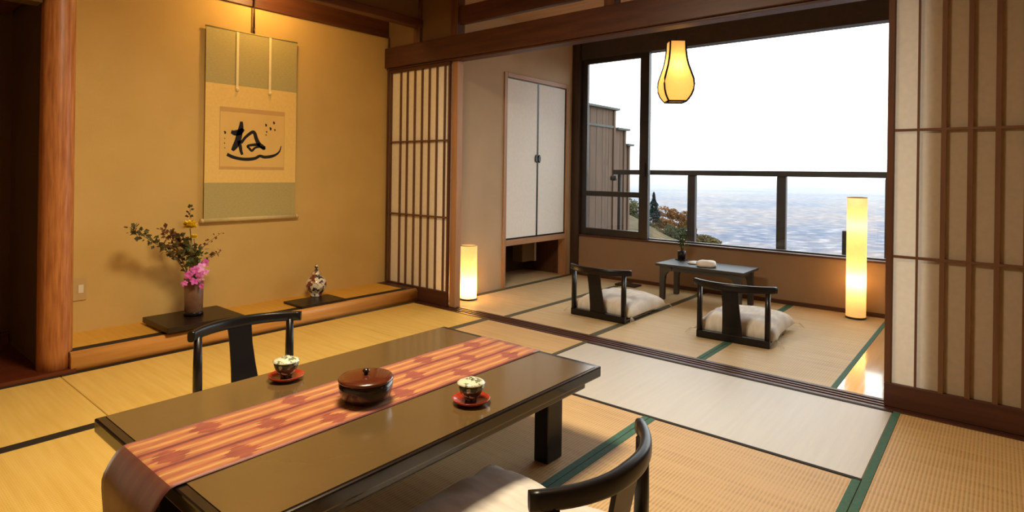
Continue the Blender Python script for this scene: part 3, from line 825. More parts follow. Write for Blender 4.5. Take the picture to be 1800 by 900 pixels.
# ================================================================== ALCOVE THINGS
def board(name, corners, z0, z1, mat, label, cat, feet=None):
    o = thing(name, label, cat, ((corners[0] + corners[2]) / 2, (corners[1] + corners[3]) / 2, z0))
    x0, y0, x1, y1 = corners
    part('board', BX((x0, y0, z1 - .034 if feet else z0), (x1, y1, z1), .003, 1), mat, o)
    if feet:
        for fx in (x0 + .03, x1 - .06):
            part('foot', BX((fx, y0 + .05, z0), (fx + .03, y1 - .04, z1 - .033), .002, 1), mat, o)
    return o
TZ2 = TZ + .0022
board('display_stand', (1.415, 3.845, 1.885, 4.255), TZ2, .156, M_tray, 'thick dark wooden stand under the flower vase', 'stand', True)
board('display_board', (2.335, 3.90, 2.715, 4.16), TZ2, TZ + .018, M_tray, 'thin dark board under the painted porcelain jar', 'board')
vx, vy, vz = 1.660, 4.085, .1563
vs = thing('flower_vase', 'tall brown cylinder vase holding flowers in the alcove', 'vase', (vx, vy, vz))
part('vase_body', LATHE([(.048, 0), (.053, .004), (.056, .10), (.058, .245), (.054, .247), (.050, .20), (.047, .03), (.001, .02)], (vx, vy, vz), 32), M_vase, vs, smooth=True)
part('foot_ring', LATHE([(.050, .0), (.0585, .002), (.0585, .022), (.0545, .026), (.045, .026)], (vx, vy, vz), 32), M_black, vs, smooth=True)
V0 = Vector((vx, vy, vz + .23))
def leafset(bm, path, n, size, spread, rnd, tipbias=.25):
    for _ in range(n):
        t = tipbias + (1 - tipbias) * rnd.random()
        f = t * (len(path) - 1); i = min(int(f), len(path) - 2); q = path[i].lerp(path[i + 1], f - i)
        d = Vector((rnd.uniform(-1, 1), rnd.uniform(-1, 1), rnd.uniform(-.5, 1))).normalized()
        c = q + d * spread * rnd.random()
        s = size * rnd.uniform(.6, 1.2)
        nrm = Vector((rnd.uniform(-1, 1), rnd.uniform(-1, 1), rnd.uniform(-.3, 1))).normalized()
        sd = d.cross(nrm).normalized() * s * .42
        a = c; b = c + d * s * .5; e = c + d * s
        k = nrm * s * .08
        vsx = [bm.verts.new(v) for v in (a, b + sd + k, e, b - sd + k, b - k)]
        bm.faces.new((vsx[0], vsx[1], vsx[4])); bm.faces.new((vsx[1], vsx[2], vsx[4])); bm.faces.new((vsx[2], vsx[3], vsx[4])); bm.faces.new((vsx[3], vsx[0], vsx[4]))
def branch(px_list, yoff, label, mats, nl, size, spread, seed, name='leafy_branch', tip=.25, r0=.004):
    rnd = random.Random(seed)
    base = V0 + Vector((rnd.uniform(-.02, .02), rnd.uniform(-.02, .02), -.12))
    pts = [base]
    for i, (px, py) in enumerate(px_list):
        pts.append(onB(px, py, vy + yoff * (i + 1) / len(px_list)))
    fine = []
    for i in range(len(pts) - 1):
        for k in range(4): fine.append(pts[i].lerp(pts[i + 1], k / 4))
    fine.append(pts[-1])
    o = thing(name, label, 'branch', base, group='branches in the alcove vase')
    rr = [r0 * (1 - .75 * i / (len(fine) - 1)) for i in range(len(fine))]
    part('stem', TUBE(fine, rr, n=6), mats[0], o)
    bm = bmesh.new(); leafset(bm, fine, nl, size, spread, rnd, tip)
    part('leaves', bm, mats[1], o, kind='stuff')
    return o
branch([(326, 478), (308, 452), (280, 432), (252, 415), (228, 403)], -.05, 'long olive-leaved branch reaching left from the vase', (M_stem, M_leaf_d), 95, .034, .035, 1, tip=.35)
branch([(326, 470), (312, 440), (300, 420), (291, 408)], .03, 'russet-leaved branch standing up left in the vase', (M_stem, M_leaf_r), 70, .036, .045, 2, tip=.45)
branch([(333, 470), (330, 440), (324, 420)], -.04, 'dense dark leafy sprig in the middle of the vase', (M_stem, M_leaf_d), 90, .045, .055, 3, tip=.3)
branch([(340, 470), (350, 440), (368, 425), (391, 408)], .04, 'thin twig with tiny buds reaching right from the vase', (M_stem, M_leaf_r), 22, .022, .03, 4, tip=.5, r0=.003)
branch([(342, 472), (360, 455), (376, 448), (390, 440)], -.03, 'short low twig leaning right in the vase', (M_stem, M_leaf_r), 16, .024, .02, 5, tip=.6, r0=.003)
branch([(335, 470), (335, 420), (334, 385), (334, 366)], .05, 'straight slender grass stalk rising above the yellow flower', (M_stem, M_leaf_d), 16, .026, .012, 6, tip=.7, r0=.003)
branch([(336, 474), (344, 452), (352, 438)], -.06, 'small green leafy sprig behind the orchid', (M_stem, M_leaf_g), 60, .036, .05, 8, tip=.25)
def mum(px, py, yo, r, label, seed):
    rnd = random.Random(seed)
    c = onB(px, py, vy + yo)
    o = thing('chrysanthemum', label, 'flower', V0 + Vector((0, 0, -.1)), group='yellow flowers in the vase')
    part('stem', TUBE([V0 + Vector((0, 0, -.1)), V0 + Vector((.005, yo * .5, .05)), c - Vector((0, 0, .01))], [.003, .003, .0025], n=6), M_leaf_g, o)
    bm = bmesh.new()
    for _ in range(130):
        th = rnd.uniform(0, 2 * PI); ph = rnd.uniform(-.1, 1.0)
        d = Vector((math.cos(th) * math.cos(ph), math.sin(th) * math.cos(ph), math.sin(ph)))
        L = r * rnd.uniform(.8, 1.1); sd = d.cross(Vector((0, 0, 1.01))).normalized() * r * .24
        k = Vector((0, 0, r * .12))
        v = [bm.verts.new(c + q) for q in (d * L * .15, d * L * .6 + sd - k * .4, d * L, d * L * .6 - sd - k * .4)]
        bm.faces.new(v)
    part('petals', bm, M_yellow, o, kind='stuff')
mum(334, 399, -.02, .054, 'round yellow chrysanthemum at the top of the vase arrangement', 11)
mum(341, 417, -.03, .026, 'smaller yellow chrysanthemum just below the round one', 12)
# orchid spray
oc = thing('orchid_spray', 'bright magenta orchid spray drooping over the vase rim', 'flower', V0)
opts = [V0 + Vector((0, 0, -.08)), onB(342, 470, vy - .05), onB(350, 466, vy - .07), onB(346, 485, vy - .085), onB(350, 508, vy - .085)]
part('stem', TUBE(opts, [.003, .003, .0028, .0022, .0015], n=6), M_leaf_g, oc)
rnd = random.Random(5)
for (px, py, r, mt_) in [(353, 470, .036, M_pale_pink), (343, 475, .034, M_pink), (361, 462, .030, M_pink), (332, 483, .032, M_pink), (352, 488, .032, M_pale_pink), (341, 495, .028, M_pink), (325, 498, .022, M_pink), (354, 503, .024, M_pink), (350, 480, .03, M_pink), (360, 478, .028, M_pale_pink)]:
    c = onB(px, py, vy - .085 - .02 * rnd.random())
    bm = bmesh.new()
    face = (Vector((0, 0, H)) - c).normalized()
    face = (face + Vector((rnd.uniform(-.4, .4), rnd.uniform(-.4, .4), rnd.uniform(-.3, .2)))).normalized()
    a0 = face.orthogonal().normalized(); b0 = face.cross(a0)
    for k in range(5):
        a = 2 * PI * k / 5 + rnd.random() * .4
        d = a0 * math.cos(a) + b0 * math.sin(a); s = face.cross(d)
        L = r * rnd.uniform(.85, 1.1); wd = r * .38
        pts_ = [c, c + d * L * .45 + s * wd + face * .006, c + d * L * .85 + s * wd * .6 + face * .004, c + d * L + face * .001, c + d * L * .85 - s * wd * .6 + face * .004, c + d * L * .45 - s * wd + face * .006]
        bm.faces.new([bm.verts.new(q) for q in pts_])
    part('blossom', bm, mt_, oc)

jc = onz(558, 521, TZ + .018)
jz = TZ + .0183
jr = thing('porcelain_jar', 'gourd-shaped painted porcelain jar with a pointed lid', 'jar', (jc.x, jc.y + .02, jz))
jx, jy = jc.x, jc.y + .02
part('jar_body', LATHE([(.040, 0), (.044, .0), (.046, .012), (.042, .02), (.058, .038), (.074, .066), (.080, .095), (.075, .122), (.058, .145), (.036, .160), (.030, .168), (.001, .168)], (jx, jy, jz), 36), M_jar, jr, smooth=True)
part('jar_lid', LATHE([(.034, .1685), (.038, .172), (.036, .182), (.026, .198), (.014, .207), (.008, .212), (.001, .212)], (jx, jy, jz), 28), M_jar, jr, smooth=True)
part('finial', LATHE([(.005, .211), (.006, .218), (.014, .226), (.015, .233), (.010, .241), (.003, .251), (.001, .252)], (jx, jy, jz), 18), M_jar, jr, smooth=True)

# light switch
a = onB(127, 489, TB); b = onB(147, 527, TB)
sw = thing('light_switch', 'small square light switch low on the alcove wall', 'switch', ((a.x + b.x) / 2, TB, b.z))
part('plate', BX((a.x, TB - .008, b.z), (b.x + .012, TB, a.z), .002, 1), M_beige_plate, sw)
part('rocker', BX((a.x + .028, TB - .012, b.z + .045), (b.x - .004, TB - .007, a.z - .045), .001, 1), M_white, sw)

# hanging scroll
SB = TB - .028
def sp_(px, py): return onB(px, py, SB)
tl, tr_, bl, br_ = sp_(363.7, 46.7), sp_(520, 73), sp_(357, 386), sp_(520, 377)
sx0, sx1 = (tl.x + bl.x) / 2, (tr_.x + br_.x) / 2
sz1 = (tl.z + tr_.z) / 2; sz0 = (bl.z + br_.z) / 2
hs = thing('hanging_scroll', 'long hanging scroll with bold ink calligraphy on the alcove wall', 'hanging scroll', ((sx0 + sx1) / 2, SB, sz0))
zu = (sp_(363, 145).z + sp_(517, 162).z) / 2; zl = (sp_(360, 321).z + sp_(516, 321).z) / 2
part('upper_silk', BX((sx0, SB, zu), (sx1, SB + .003, sz1)), M_silk_green, hs)
part('middle_silk', BX((sx0, SB - .0006, zl), (sx1, SB + .003, zu)), M_silk_gold, hs)
part('lower_silk', BX((sx0, SB, sz0), (sx1, SB + .003, zl)), M_silk_green, hs)
pa, pb = sp_(386.5, 187), sp_(499, 299)
px0, px1, pz1, pz0 = pa.x, pb.x, (pa.z + sp_(499, 197).z) / 2, (pb.z + sp_(386, 298).z) / 2
part('paper_band', BX((px0, SB - .0012, pz0), (px1, SB, pz1)), M_scroll_edge, hs)
pp = part('calligraphy_paper', BX((px0 + .004, SB - .0018, pz0 + .022), (px1 - .004, SB - .001, pz1 - .034)), M_scroll_paper, hs)
part('top_rod', TUBE([(sx0 - .004, SB + .002, sz1), (sx1 + .004, SB + .002, sz1)], .006, n=10), M_silk_green, hs)
rd = part('roller', TUBE([(sx0 - .004, SB - .004, sz0 - .010), (sx1 + .004, SB - .004, sz0 - .010)], .015, n=14), M_rollsilk, hs)
for xa, xb in ((sx0 - .026, sx0 - .004), (sx1 + .004, sx1 + .026)):
    part('roller_knob', TUBE([(xa, SB - .004, sz0 - .010), (xb, SB - .004, sz0 - .010)], .0145, n=14), M_ivory, hs)
for px, py0, py1 in ((417.5, 58, 155), (474.5, 68, 162)):
    t0, t1 = sp_(px, py0), sp_(px, py1)
    part('streamer', BX((t0.x - .009, SB - .009, t1.z), (t0.x + .009, SB - .007, t0.z + .006)), M_streamer, hs)
    part('streamer_tip', LATHE([(.004, t1.z + .004), (.009, t1.z), (.012, t1.z - .010), (.010, t1.z - .022), (.003, t1.z - .024)], (t0.x, SB - .009, 0), 12), M_streamer, hs)
# ink strokes: crop coordinates (origin 370,170; scale 6), half-width in the same unit
def stroke(pts, wd, name='ink_stroke', sub=6):
    P = [Vector((a_, b_, 0)) for a_, b_ in pts]
    fine, fw_ = [], []
    for i in range(len(P) - 1):
        p0, p1, p2, p3 = P[max(i - 1, 0)], P[i], P[i + 1], P[min(i + 2, len(P) - 1)]
        for k in range(sub):
            t = k / sub
            q = .5 * ((2 * p1) + (p2 - p0) * t + (2 * p0 - 5 * p1 + 4 * p2 - p3) * t * t + (3 * p1 - p0 - 3 * p2 + p3) * t ** 3)
            fine.append(q); fw_.append(wd[i] * (1 - t) + wd[i + 1] * t)
    fine.append(P[-1]); fw_.append(wd[-1])
    bm = bmesh.new(); L, R_ = [], []
    def W(v, dy):
        q = onB(370 + v.x / 6, 170 + v.y / 6, SB - .0018); return Vector((q.x, SB - .0018 + dy, q.z))
    rows = []
    for i, q in enumerate(fine):
        t = (fine[min(i + 1, len(fine) - 1)] - fine[max(i - 1, 0)]); t.normalize()
        n_ = Vector((-t.y, t.x, 0)) * fw_[i]
        if i == 0: q = q - t * fw_[i] * .5
        n_ = n_ * 1.22
        rows.append([bm.verts.new(W(q + n_, .0003)), bm.verts.new(W(q + n_, -.0004)), bm.verts.new(W(q - n_, -.0004)), bm.verts.new(W(q - n_, .0003))])
    for a_, b_ in zip(rows, rows[1:]):
        for k in range(3): bm.faces.new((a_[k], a_[k + 1], b_[k + 1], b_[k]))
    o = part(name, bm, M_ink, hs)
    o.parent = pp; o.location = Vector((0, 0, 0)) - Vector(pp.location)
stroke([(326, 268), (322, 325), (305, 395), (288, 465), (262, 520), (230, 568)], [12, 21, 26, 27, 25, 12])
stroke([(224, 372), (262, 382), (310, 372), (350, 340)], [14, 24, 26, 12])
stroke([(300, 470), (314, 530), (322, 575), (336, 612)], [14, 15, 13, 10])
stroke([(325, 485), (372, 425), (440, 374), (466, 388), (482, 440), (510, 498), (545, 525), (578, 540)], [12, 12, 14, 15, 16, 18, 16, 10])
stroke([(515, 508), (450, 508), (392, 520), (410, 545), (436, 570), (470, 540), (520, 530), (560, 548), (575, 538)], [14, 12, 10, 10, 10, 9, 8, 12, 10])
stroke([(180, 610), (236, 636), (320, 656), (400, 660), (470, 650), (520, 626), (570, 637), (640, 630), (695, 608), (730, 572), (745, 520)], [14, 14, 13, 14, 13, 12, 13, 13, 9, 6, 3])
for a_, b_, s_ in ((585, 302, 11), (668, 278, 11), (632, 340, 12), (678, 352, 8), (592, 372, 7), (585, 405, 6), (152, 378, 12), (150, 440, 5), (148, 490, 6), (150, 540, 5)):
    stroke([(a_ - s_ * .4, b_ - s_ * 1.2), (a_ + s_ * .3, b_), (a_ - s_ * .2, b_ + s_ * 1.2)], [s_ * .4, s_ * .75, s_ * .3], 'ink_mark', 3)
hk0 = sp_(446, 54)
hk = thing('scroll_hook', 'dark bronze hanger stick holding the scroll cord', 'hook', (hk0.x, SB, sz1 + .006))
part('hook_stick', TUBE([(hk0.x, SB - .004, sz1 + .045), (hk0.x, SB - .004, sz1 + .16), (hk0.x, SB - .004, 2.42)], [.007, .006, .006], n=8), M_bronze, hk)
part('hook_tip', TUBE([(hk0.x, SB - .004, sz1 + .05), (hk0.x, SB - .004, sz1 + .012), (hk0.x + .008, SB - .006, sz1 + .008)], [.009, .008, .004], n=8), M_bronze, hk)

# ================================================================== LAMPS
def paper_lamp(name, label, c, r, h_, mat, nribs=0):
    o = thing(name, label, 'floor lamp', (c[0], c[1], .0024))
    part('base', LATHE([(r - .004, 0), (r + .003, 0), (r + .003, .012), (r - .004, .014)], (c[0], c[1], .0024), 40), M_blackwood, o, smooth=True)
    part('paper_shade', LATHE([(r, .0135), (r, h_)], (c[0], c[1], .0024), 48, closed=False), mat, o, smooth=True)
    part('top_ring', LATHE([(r - .006, h_ - .004), (r + .002, h_ - .004), (r + .002, h_ + .003), (r - .006, h_ + .003), (r - .006, h_ - .004)], (c[0], c[1], .0024), 40, closed=False), M_ivory, o, smooth=True)
    return o
tl_c = onz(1504, 559, 0); tl_c = (tl_c.x + .0, tl_c.y)
o = paper_lamp('paper_floor_lamp', 'tall glowing cylinder paper lamp in front of the window wall', tl_c, .071, .96, M_shade)
for z, pw in ((.74, 1.0), (.30, 2.6)):
    lamp('bulb', 'POINT', (tl_c[0], tl_c[1], z), pw, (1, .68, .36), .03, parent=o)
sl_c = (3.765, 3.60)
o = paper_lamp('small_paper_lamp', 'short glowing cylinder paper lamp beside the lattice screen', sl_c, .074, .475, M_shade_small)
lamp('bulb', 'POINT', (sl_c[0], sl_c[1], .12), 5.0, (1, .66, .32), .03, parent=o)

# pendant: four curved paper faces in a thin black frame
pa_ = onA(1188, 126, 4.3)
zT, zBm = onA(1188, 74, 4.3).z, onA(1188, 179, 4.3).z
pd = thing('pendant_lamp', 'pear-shaped paper pendant lamp hanging before the window', 'pendant lamp', (pa_.x, pa_.y, zBm))
pk = (zT - zBm)
prof_p = [(0, .066), (.04, .080), (.10, .096), (.18, .108), (.27, .112), (.36, .108), (.48, .092), (.60, .076), (.72, .066), (.85, .060), (1, .058)]
view = math.atan2(-pa_.y, -pa_.x)
rz = view - PI / 4 + math.radians(45 + 14)
def corner(k, w_): 
    a_ = rz + PI / 4 + k * PI / 2
    return Vector((math.cos(a_), math.sin(a_), 0)) * w_ * math.sqrt(2)
for k in range(4):
    bm = bmesh.new(); prev = None
    for t, w_ in prof_p:
        c0_, c1_ = corner(k, w_), corner(k + 1, w_)
        mid_ = (c0_ + c1_) / 2 * 1.01
        rowv = [bm.verts.new(Vector((pa_.x, pa_.y, zBm + t * pk)) + v) for v in (c0_, mid_, c1_)]
        if prev:
            for q in range(2):
                f = bm.faces.new((prev[q], prev[q + 1], rowv[q + 1], rowv[q])); f.smooth = True
        prev = rowv
    part('paper_face', bm, M_pend, pd)
    part('frame_rib', TUBE([Vector((pa_.x, pa_.y, zBm + t * pk)) + corner(k, w_) for t, w_ in prof_p], .0075, n=6), M_black, pd)
    part('bottom_bar', TUBE([Vector((pa_.x, pa_.y, zBm)) + corner(k, .066), Vector((pa_.x, pa_.y, zBm)) + corner(k + 1, .066)], .008, n=6), M_black, pd)
    part('top_bar', TUBE([Vector((pa_.x, pa_.y, zT)) + corner(k, .058), Vector((pa_.x, pa_.y, zT)) + corner(k + 1, .058)], .003, n=6), M_black, pd)
part('cord', TUBE([(pa_.x, pa_.y, zT + .0), (pa_.x, pa_.y, ZC)], .003, n=6), M_black, pd)
part('ceiling_rose', LATHE([(.035, ZC - .03), (.04, ZC - .02), (.04, ZC)], (pa_.x, pa_.y, 0), 20), M_black, pd)
part('cap', LATHE([(.05, zT - .004), (.055, zT - .002), (.012, zT + .012), (.004, zT + .03)], (pa_.x, pa_.y, 0), 16), M_black, pd)
lamp('bulb', 'POINT', (pa_.x, pa_.y, zBm + .55 * pk), 1.5, (1, .66, .32), .02, parent=pd)

# main ceiling lamp over the low table (above the picture)
cm = thing('ceiling_lamp', 'square wood-framed paper ceiling lamp above the low table', 'ceiling lamp', (1.35, 1.75, ZC - .12))
part('diffuser', BX((1.35 - .30, 1.75 - .30, ZC - .115), (1.35 + .30, 1.75 + .30, ZC - .112)), M_ceil_shade, cm)
for a_, b_ in (((-.33, -.33), (.33, -.30)), ((-.33, .30), (.33, .33)), ((-.33, -.30), (-.30, .30)), ((.30, -.30), (.33, .30))):
    part('lamp_frame', BX((1.35 + a_[0], 1.75 + a_[1], ZC - .13), (1.35 + b_[0], 1.75 + b_[1], ZC)), M_lightwood_x, cm)
lamp('ceiling_lamp_light', 'AREA', (1.35, 1.75, ZC - .14), 66, (1, .82, .55), (.56, .56), parent=cm)
# small bulb lamp behind the front beam of the alcove, above the scroll
dl = thing('alcove_lamp', 'small bulb lamp hidden behind the alcove beam above the scroll', 'lamp', (2.16, 3.93, 2.44))
part('bracket', BX((2.13, 3.9302, 2.50), (2.19, 3.95, 2.56), .003, 1), M_bronze, dl)
part('lamp_holder', TUBE([(2.16, 3.94, 2.53), (2.16, 3.985, 2.53), (2.16, 3.995, 2.50)], [.012, .014, .016], n=10), M_bronze, dl)
lamp('alcove_bulb', 'POINT', (2.16, 3.995, 2.455), 11.5, (1, .64, .22), .035, parent=dl)

# ================================================================== VERANDA TABLE
vt = thing('small_low_table', 'small black low table under the window', 'table', (5.22, 2.045, .0024))
zt2 = .326
vx0, vx1, vy0, vy1 = 4.92, 5.32, 1.605, 2.385
part('table_top', BX((vx0, vy0, zt2 - .022), (vx1, vy1, zt2), .004), M_satin, vt)
part('apron', BX((vx0 + .035, vy0 + .05, zt2 - .062), (vx0 + .055, vy1 - .05, zt2 - .021), .004), M_satin, vt)
part('apron', BX((vx1 - .055, vy0 + .05, zt2 - .062), (vx1 - .035, vy1 - .05, zt2 - .021), .004), M_satin, vt)
part('apron', BX((vx0 + .055, vy0 + .045, zt2 - .062), (vx1 - .055, vy0 + .065, zt2 - .021), .004), M_satin, vt)
part('apron', BX((vx0 + .055, vy1 - .065, zt2 - .062), (vx1 - .055, vy1 - .045, zt2 - .021), .004), M_satin, vt)
for lx in (vx0 + .03, vx1 - .07):
    for ly, s in ((vy0 + .03, 1), (vy1 - .075, -1)):
        bm = bmesh.new()
        # leg with a curved bracket on the inner side
        prf = [(0, 0), (.042, 0), (.045, .17), (.052, .22), (.075, .25), (.11, .262), (.11, .303), (0, .303)]
        A_, B_ = [], []
        for (u, z) in prf:
            yy = ly + (u if s == 1 else .045 - u)
            A_.append(bm.verts.new((lx, yy, .0024 + z))); B_.append(bm.verts.new((lx + .04, yy, .0024 + z)))
        n_ = len(prf)
        for i in range(n_): bm.faces.new((A_[i], A_[(i + 1) % n_], B_[(i + 1) % n_], B_[i]))
        bm.faces.new(list(reversed(A_))); bm.faces.new(B_)
        part('leg', bm, M_satin, vt)
pp_ = onz(1198, 457, zt2)
pt = thing('potted_plant', 'tiny dark pot with a few leafy stems on the small table', 'plant', (pp_.x, pp_.y, zt2 + .0002))
part('saucer', LATHE([(.03, 0), (.055, .002), (.058, .006), (.02, .005)], (pp_.x, pp_.y, zt2 + .0002), 24), M_black, pt, smooth=True)
part('pot', LATHE([(.028, .005), (.034, .006), (.036, .05), (.036, .085), (.030, .085), (.028, .07), (.001, .068)], (pp_.x, pp_.y, zt2), 24), M_black, pt, smooth=True)
rnd = random.Random(9)
for k, (dx, dy, hh) in enumerate(((0, .0, .20), (-.01, .025, .15), (.01, -.03, .17), (.0, .012, .13))):
    b0_ = Vector((pp_.x, pp_.y, zt2 + .06)); e0 = b0_ + Vector((dx, dy, hh))
    pth = [b0_, b0_.lerp(e0, .5) + Vector((.006, -.004, 0)), e0]
    part('stem', TUBE(pth, [.004, .0035, .002], n=6), M_stem, pt)
    bm = bmesh.new(); leafset(bm, pth, 16, .032, .02, rnd, .45)
    part('leaves', bm, M_leaf_g, pt, kind='stuff')
tp = onz(1240, 467, zt2 + .01)
def soft_blob(c, rx, ry, rz_, rot, seed, name, label):
    bm = bmesh.new()
    bmesh.ops.create_icosphere(bm, subdivisions=3, radius=1)
    R = Matrix.Rotation(rot, 3, 'Z')
    for v in bm.verts:
        q = v.co.copy()
        q.x = math.copysign(abs(q.x) ** .7, q.x); q.y = math.copysign(abs(q.y) ** .7, q.y)
        nn = 1 + .14 * noise.noise(q * 1.7 + Vector((seed, 0, 0)))
        q = Vector((q.x * rx * nn, q.y * ry * nn, (max(q.z, -.6) + .6) / 1.6 * rz_ * nn))
        v.co = R @ q + c
    return top(name, bm, M_towel, label, 'towel', smooth=True)
soft_blob(Vector((tp.x + .02, tp.y, zt2 + .0004)), .075, .085, .055, .3, 2, 'folded_towel', 'puffy white rolled towel on the small black table')
tp2 = onz(1219, 464, zt2)
soft_blob(Vector((tp2.x + .03, tp2.y + .0, zt2 + .0004)), .07, .055, .022, .1, 5, 'napkin', 'flat white folded napkin between pot and towel')

ft = onz(1104, 501, 0)
tt = thing('floor_tray', 'small flat dark tray on the mat behind the chair nearest the closet', 'tray', (ft.x, ft.y, .0024))
part('tray_board', BX((ft.x - .10, ft.y - .13, .0034), (ft.x + .04, ft.y + .10, .016), .003, 1), M_tray, tt)
for dx in (-.08, .02):
    part('tray_foot', BX((ft.x + dx - .008, ft.y - .11, .0024), (ft.x + dx + .008, ft.y + .08, .0036)), M_tray, tt)

# ================================================================== OUTSIDE
top('floor_balcony', BX((WA + .125, -1.2, -.22), (6.62, 4.2, -.12)), M_fence, 'narrow wooden balcony deck outside the window', 'deck', kind='structure')
rl = thing('balcony_railing', 'dark metal balcony railing with broad posts outside the window', 'railing', (6.5, 1.5, -.12))
part('top_bar', BX((6.46, -1.2, 1.118), (6.54, 3.72, 1.178), .006), M_rail_out, rl)
for y in (2.705, 1.74, .78, -.18, -1.14):
    part('post', BX((6.47, y - .045, -.12), (6.53, y + .045, 1.118), .004, 1), M_rail_out, rl)
part('end_post', BX((6.48, 3.62, -.12), (6.52, 3.66, 1.118), .004, 1), M_rail_out, rl)
part('bracket', LATHE([(.01, 1.04), (.04, 1.045), (.045, 1.07), (.04, 1.10), (.01, 1.105)], (6.52, 3.74, 0), 14), M_rail_out, rl, smooth=True)
part('bottom_bar', BX((6.48, -1.2, -.02), (6.52, 3.66, .03), .004, 1), M_rail_out, rl)
op = onA(1481, 405, 6.25)
top('outdoor_lamp_post', BX((6.22, op.y - .16, -.12), (6.34, op.y, op.z), .01), M_rail_out, 'short dark post on the balcony half hidden behind the tall paper lamp', 'post')
# stepped privacy fence
fb = 4.0
steps = [(onB(1020, 190, fb).x, onB(1081, 190, fb).x, onB(1078, 190, fb).z), (onB(1081.5, 226, fb).x, onB(1099, 226, fb).x, onB(1096, 226, fb).z), (onB(1099.5, 253, fb).x, onB(1106, 253, fb).x, onB(1103, 253, fb).z)]
labs = ['tallest weathered board fence panel beside the balcony', 'middle step of the weathered board fence', 'lowest step of the weathered board fence']
for i, (xa, xb, zt_) in enumerate(steps):
    if i == 0: xa = 5.75
    o = thing('privacy_fence', labs[i], 'fence', ((xa + xb) / 2, fb, -.6), group='stepped privacy fence')
    n_ = max(1, round((xb - xa) / .15))
    for k in range(n_):
        x0 = xa + (xb - xa) * k / n_; x1 = xa + (xb - xa) * (k + 1) / n_
        part('fence_board', BX((x0 + .003, fb, -.6), (x1 - .003, fb + .02 + .004 * (k % 2), zt_ - .03), .002, 1), M_fence, o)
    part('cap_board', BX((xa, fb - .05, zt_ - .03), (xb + .06, fb + .08, zt_), .003, 1), M_cap, o)
    part('back_rail', BX((xa, fb + .024, zt_ - .36), (xb, fb + .06, zt_ - .28)), M_fence, o)
    if i == 0: part('front_rail', BX((xa, fb - .014, zt_ - .27), (xb, fb, zt_ - .24)), M_cap, o)
    part('end_post', BX((xb - .05, fb - .02, -.6), (xb, fb - .0005, zt_ - .03), .002, 1), M_fence, o)

# hillside
M_hill = plain('dry_grass', (50, 48, 32), (84, 72, 52), rough=.95, spec=.05, scale=.9, bump=.5, bscale=4)
bm = bmesh.new(); rows = []
for i in range(41):
    Z = 14 + i * 1.8; r_ = []
    for j in range(41):
        X = -14 + j * 1.4
        z = -1.4 - .50 * (X - 8) * (1 if X > 8 else .4) - max(0, Z - 66) * .8 + .5 * noise.noise(Vector((X * .2, Z * .2, 3)))
        z -= max(0, 50 - Z) * .05
        p = XZ(X, Z, z); r_.append(bm.verts.new(p))
    rows.append(r_)
for a_, b_ in zip(rows, rows[1:]):
    for j in range(40):
        f = bm.faces.new((a_[j], a_[j + 1], b_[j + 1], b_[j])); f.smooth = True
top('hillside', bm, M_hill, 'dry grassy hillside dropping away outside the window', 'hillside', kind='structure')
def tree(name, label, px, py, wpx, hpx, depth, cols, seed, conifer=False):
    rnd = random.Random(seed)
    c = atD(px, py, depth); k = depth / F
    rx, rz_ = wpx * k / 2, hpx * k / 2
    mt_ = plain('foliage_%d' % seed, cols[0], cols[1], rough=.8, spec=.1, scale=1.2)
    base = Vector((c.x, c.y, c.z - rz_ - 1.0))
    o = thing(name, label, 'tree', base, group='trees on the hillside')
    part('trunk', TUBE([base, c + Vector((0, 0, rz_ * .3))], [rx * .10, rx * .04], n=7), M_stem, o)
    bm = bmesh.new()
    lumps = []
    if not conifer:
        for _ in range(14):
            d = Vector((rnd.gauss(0, 1), rnd.gauss(0, 1), rnd.gauss(0, 1))).normalized() * rnd.uniform(.25, .85)
            lumps.append((Vector((d.x * rx, d.y * rx, d.z * rz_)), rnd.uniform(.22, .45)))
    for _ in range(3200):
        if conifer:
            t = rnd.random() ** .8; a_ = rnd.uniform(0, 2 * PI); rr = rx * (1 - t) * (.35 + .65 * rnd.random()) * (1 + .25 * math.sin(t * 28))
            q = Vector((rr * math.cos(a_), rr * math.sin(a_), -rz_ + 2 * rz_ * t))
        else:
            l, lr = rnd.choice(lumps); d = Vector((rnd.gauss(0, 1), rnd.gauss(0, 1), rnd.gauss(0, 1))).normalized()
            q = l + Vector((d.x * rx, d.y * rx, d.z * rz_)) * lr * rnd.uniform(.75, 1.05)
        s = max(rx, .6) * rnd.uniform(.04, .085)
        d1 = Vector((rnd.uniform(-1, 1), rnd.uniform(-1, 1), rnd.uniform(-1, 1))).normalized() * s
        d2 = d1.orthogonal().normalized() * s * .7
        v = [bm.verts.new(c + q + w_) for w_ in (-d1, d2, d1, -d2)]
        bm.faces.new(v)
    part('crown', bm, mt_, o, kind='stuff')
tree('pine_tree', 'dark blue-green conifer beside the window mullion', 1149, 376, 44, 76, 62, ((14, 24, 24), (26, 38, 34)), 21, True)
tree('maple_tree', 'orange-brown autumn tree standing right of the conifer', 1182, 388, 60, 50, 66, ((84, 52, 26), (104, 72, 36)), 22)
tree('broadleaf_tree', 'dark green round tree below the orange one', 1190, 408, 54, 40, 58, ((32, 40, 24), (50, 54, 32)), 23)
tree('broadleaf_tree', 'yellow-green tree seen through the left sash', 1106, 378, 52, 80, 68, ((48, 52, 28), (70, 72, 40)), 24)
tree('broadleaf_tree', 'olive tree in front of the conifer at the mullion', 1152, 408, 48, 40, 52, ((46, 46, 30), (68, 64, 44)), 25)
tree('shrub', 'brown-green shrub at the right foot of the slope', 1240, 426, 60, 26, 66, ((62, 56, 34), (82, 70, 42)), 26)
tree('shrub', 'russet bush right of the dark green tree', 1214, 416, 36, 40, 71, ((76, 48, 28), (94, 64, 38)), 27)
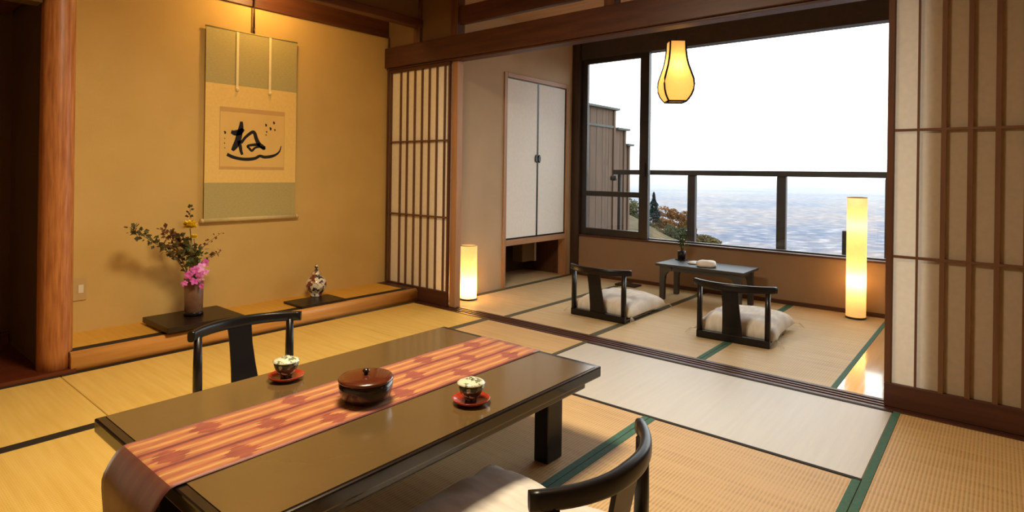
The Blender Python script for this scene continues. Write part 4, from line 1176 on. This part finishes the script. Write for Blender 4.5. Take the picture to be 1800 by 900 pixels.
tree('shrub', 'low olive bush at the left foot of the slope', 1096, 404, 44, 36, 46, ((50, 46, 30), (70, 62, 42)), 28)

tree('broadleaf_tree', 'mossy green tree low behind the railing post', 1168, 416, 50, 34, 48, ((40, 44, 28), (60, 62, 40)), 29)
tree('maple_tree', 'golden tree peeping between conifer and railing post', 1205, 396, 30, 34, 74, ((88, 66, 30), (110, 86, 44)), 30)
tree('broadleaf_tree', 'dark tree at the left edge below the fence', 1118, 398, 44, 50, 58, ((34, 40, 26), (52, 56, 34)), 31)

# far plain, hazy
mt, nt, b, out = newmat('far_plain')
tc = N(nt, 'ShaderNodeTexCoord')
n1 = N(nt, 'ShaderNodeTexNoise'); n1.inputs['Scale'].default_value = .0011; n1.inputs['Detail'].default_value = 8; n1.inputs['Roughness'].default_value = .62
n3 = N(nt, 'ShaderNodeTexNoise'); n3.inputs['Scale'].default_value = .022; n3.inputs['Detail'].default_value = 5
for n_ in (n1, n3): nt.links.new(tc.outputs['Object'], n_.inputs[0])
r1 = ramp(nt, [(.34, s2l((52, 62, 88))), (.45, s2l((84, 92, 110))), (.54, s2l((120, 108, 102))), (.66, s2l((136, 122, 114)))])
nt.links.new(n1.outputs[0], r1.inputs[0])
r3 = ramp(nt, [(.38, s2l((56, 66, 88))), (.55, s2l((112, 108, 110))), (.68, s2l((164, 160, 162)))])
nt.links.new(n3.outputs[0], r3.inputs[0])
mx = N(nt, 'ShaderNodeMix', data_type='RGBA'); mx.inputs[0].default_value = .5
nt.links.new(r1.outputs[0], mx.inputs[6]); nt.links.new(r3.outputs[0], mx.inputs[7])
nt.links.new(mx.outputs[2], b.inputs['Base Color'])
b.inputs['Roughness'].default_value = 1; b.inputs['Specular IOR Level'].default_value = 0
bm = bmesh.new()
bmesh.ops.create_circle(bm, cap_ends=True, segments=64, radius=42000)
bmesh.ops.translate(bm, verts=bm.verts[:], vec=(0, 0, -180))
top('far_plain', bm, mt, 'hazy lowland plain of fields and towns far below', 'plain', kind='structure')
# haze lying over the plain
hz = bpy.data.materials.new('haze'); hz.use_nodes = True
nt = hz.node_tree; nt.nodes.remove(nt.nodes['Principled BSDF'])
vsn = N(nt, 'ShaderNodeVolumeScatter'); vsn.inputs['Color'].default_value = (.355, .395, .45, 1); vsn.inputs['Density'].default_value = .00022
nt.links.new(vsn.outputs[0], nt.nodes['Material Output'].inputs['Volume'])
top('haze_layer', BX((300, -40000, -179.5), (41000, 40000, -60)), hz, 'layer of pale haze over the far plain', 'haze', kind='stuff')
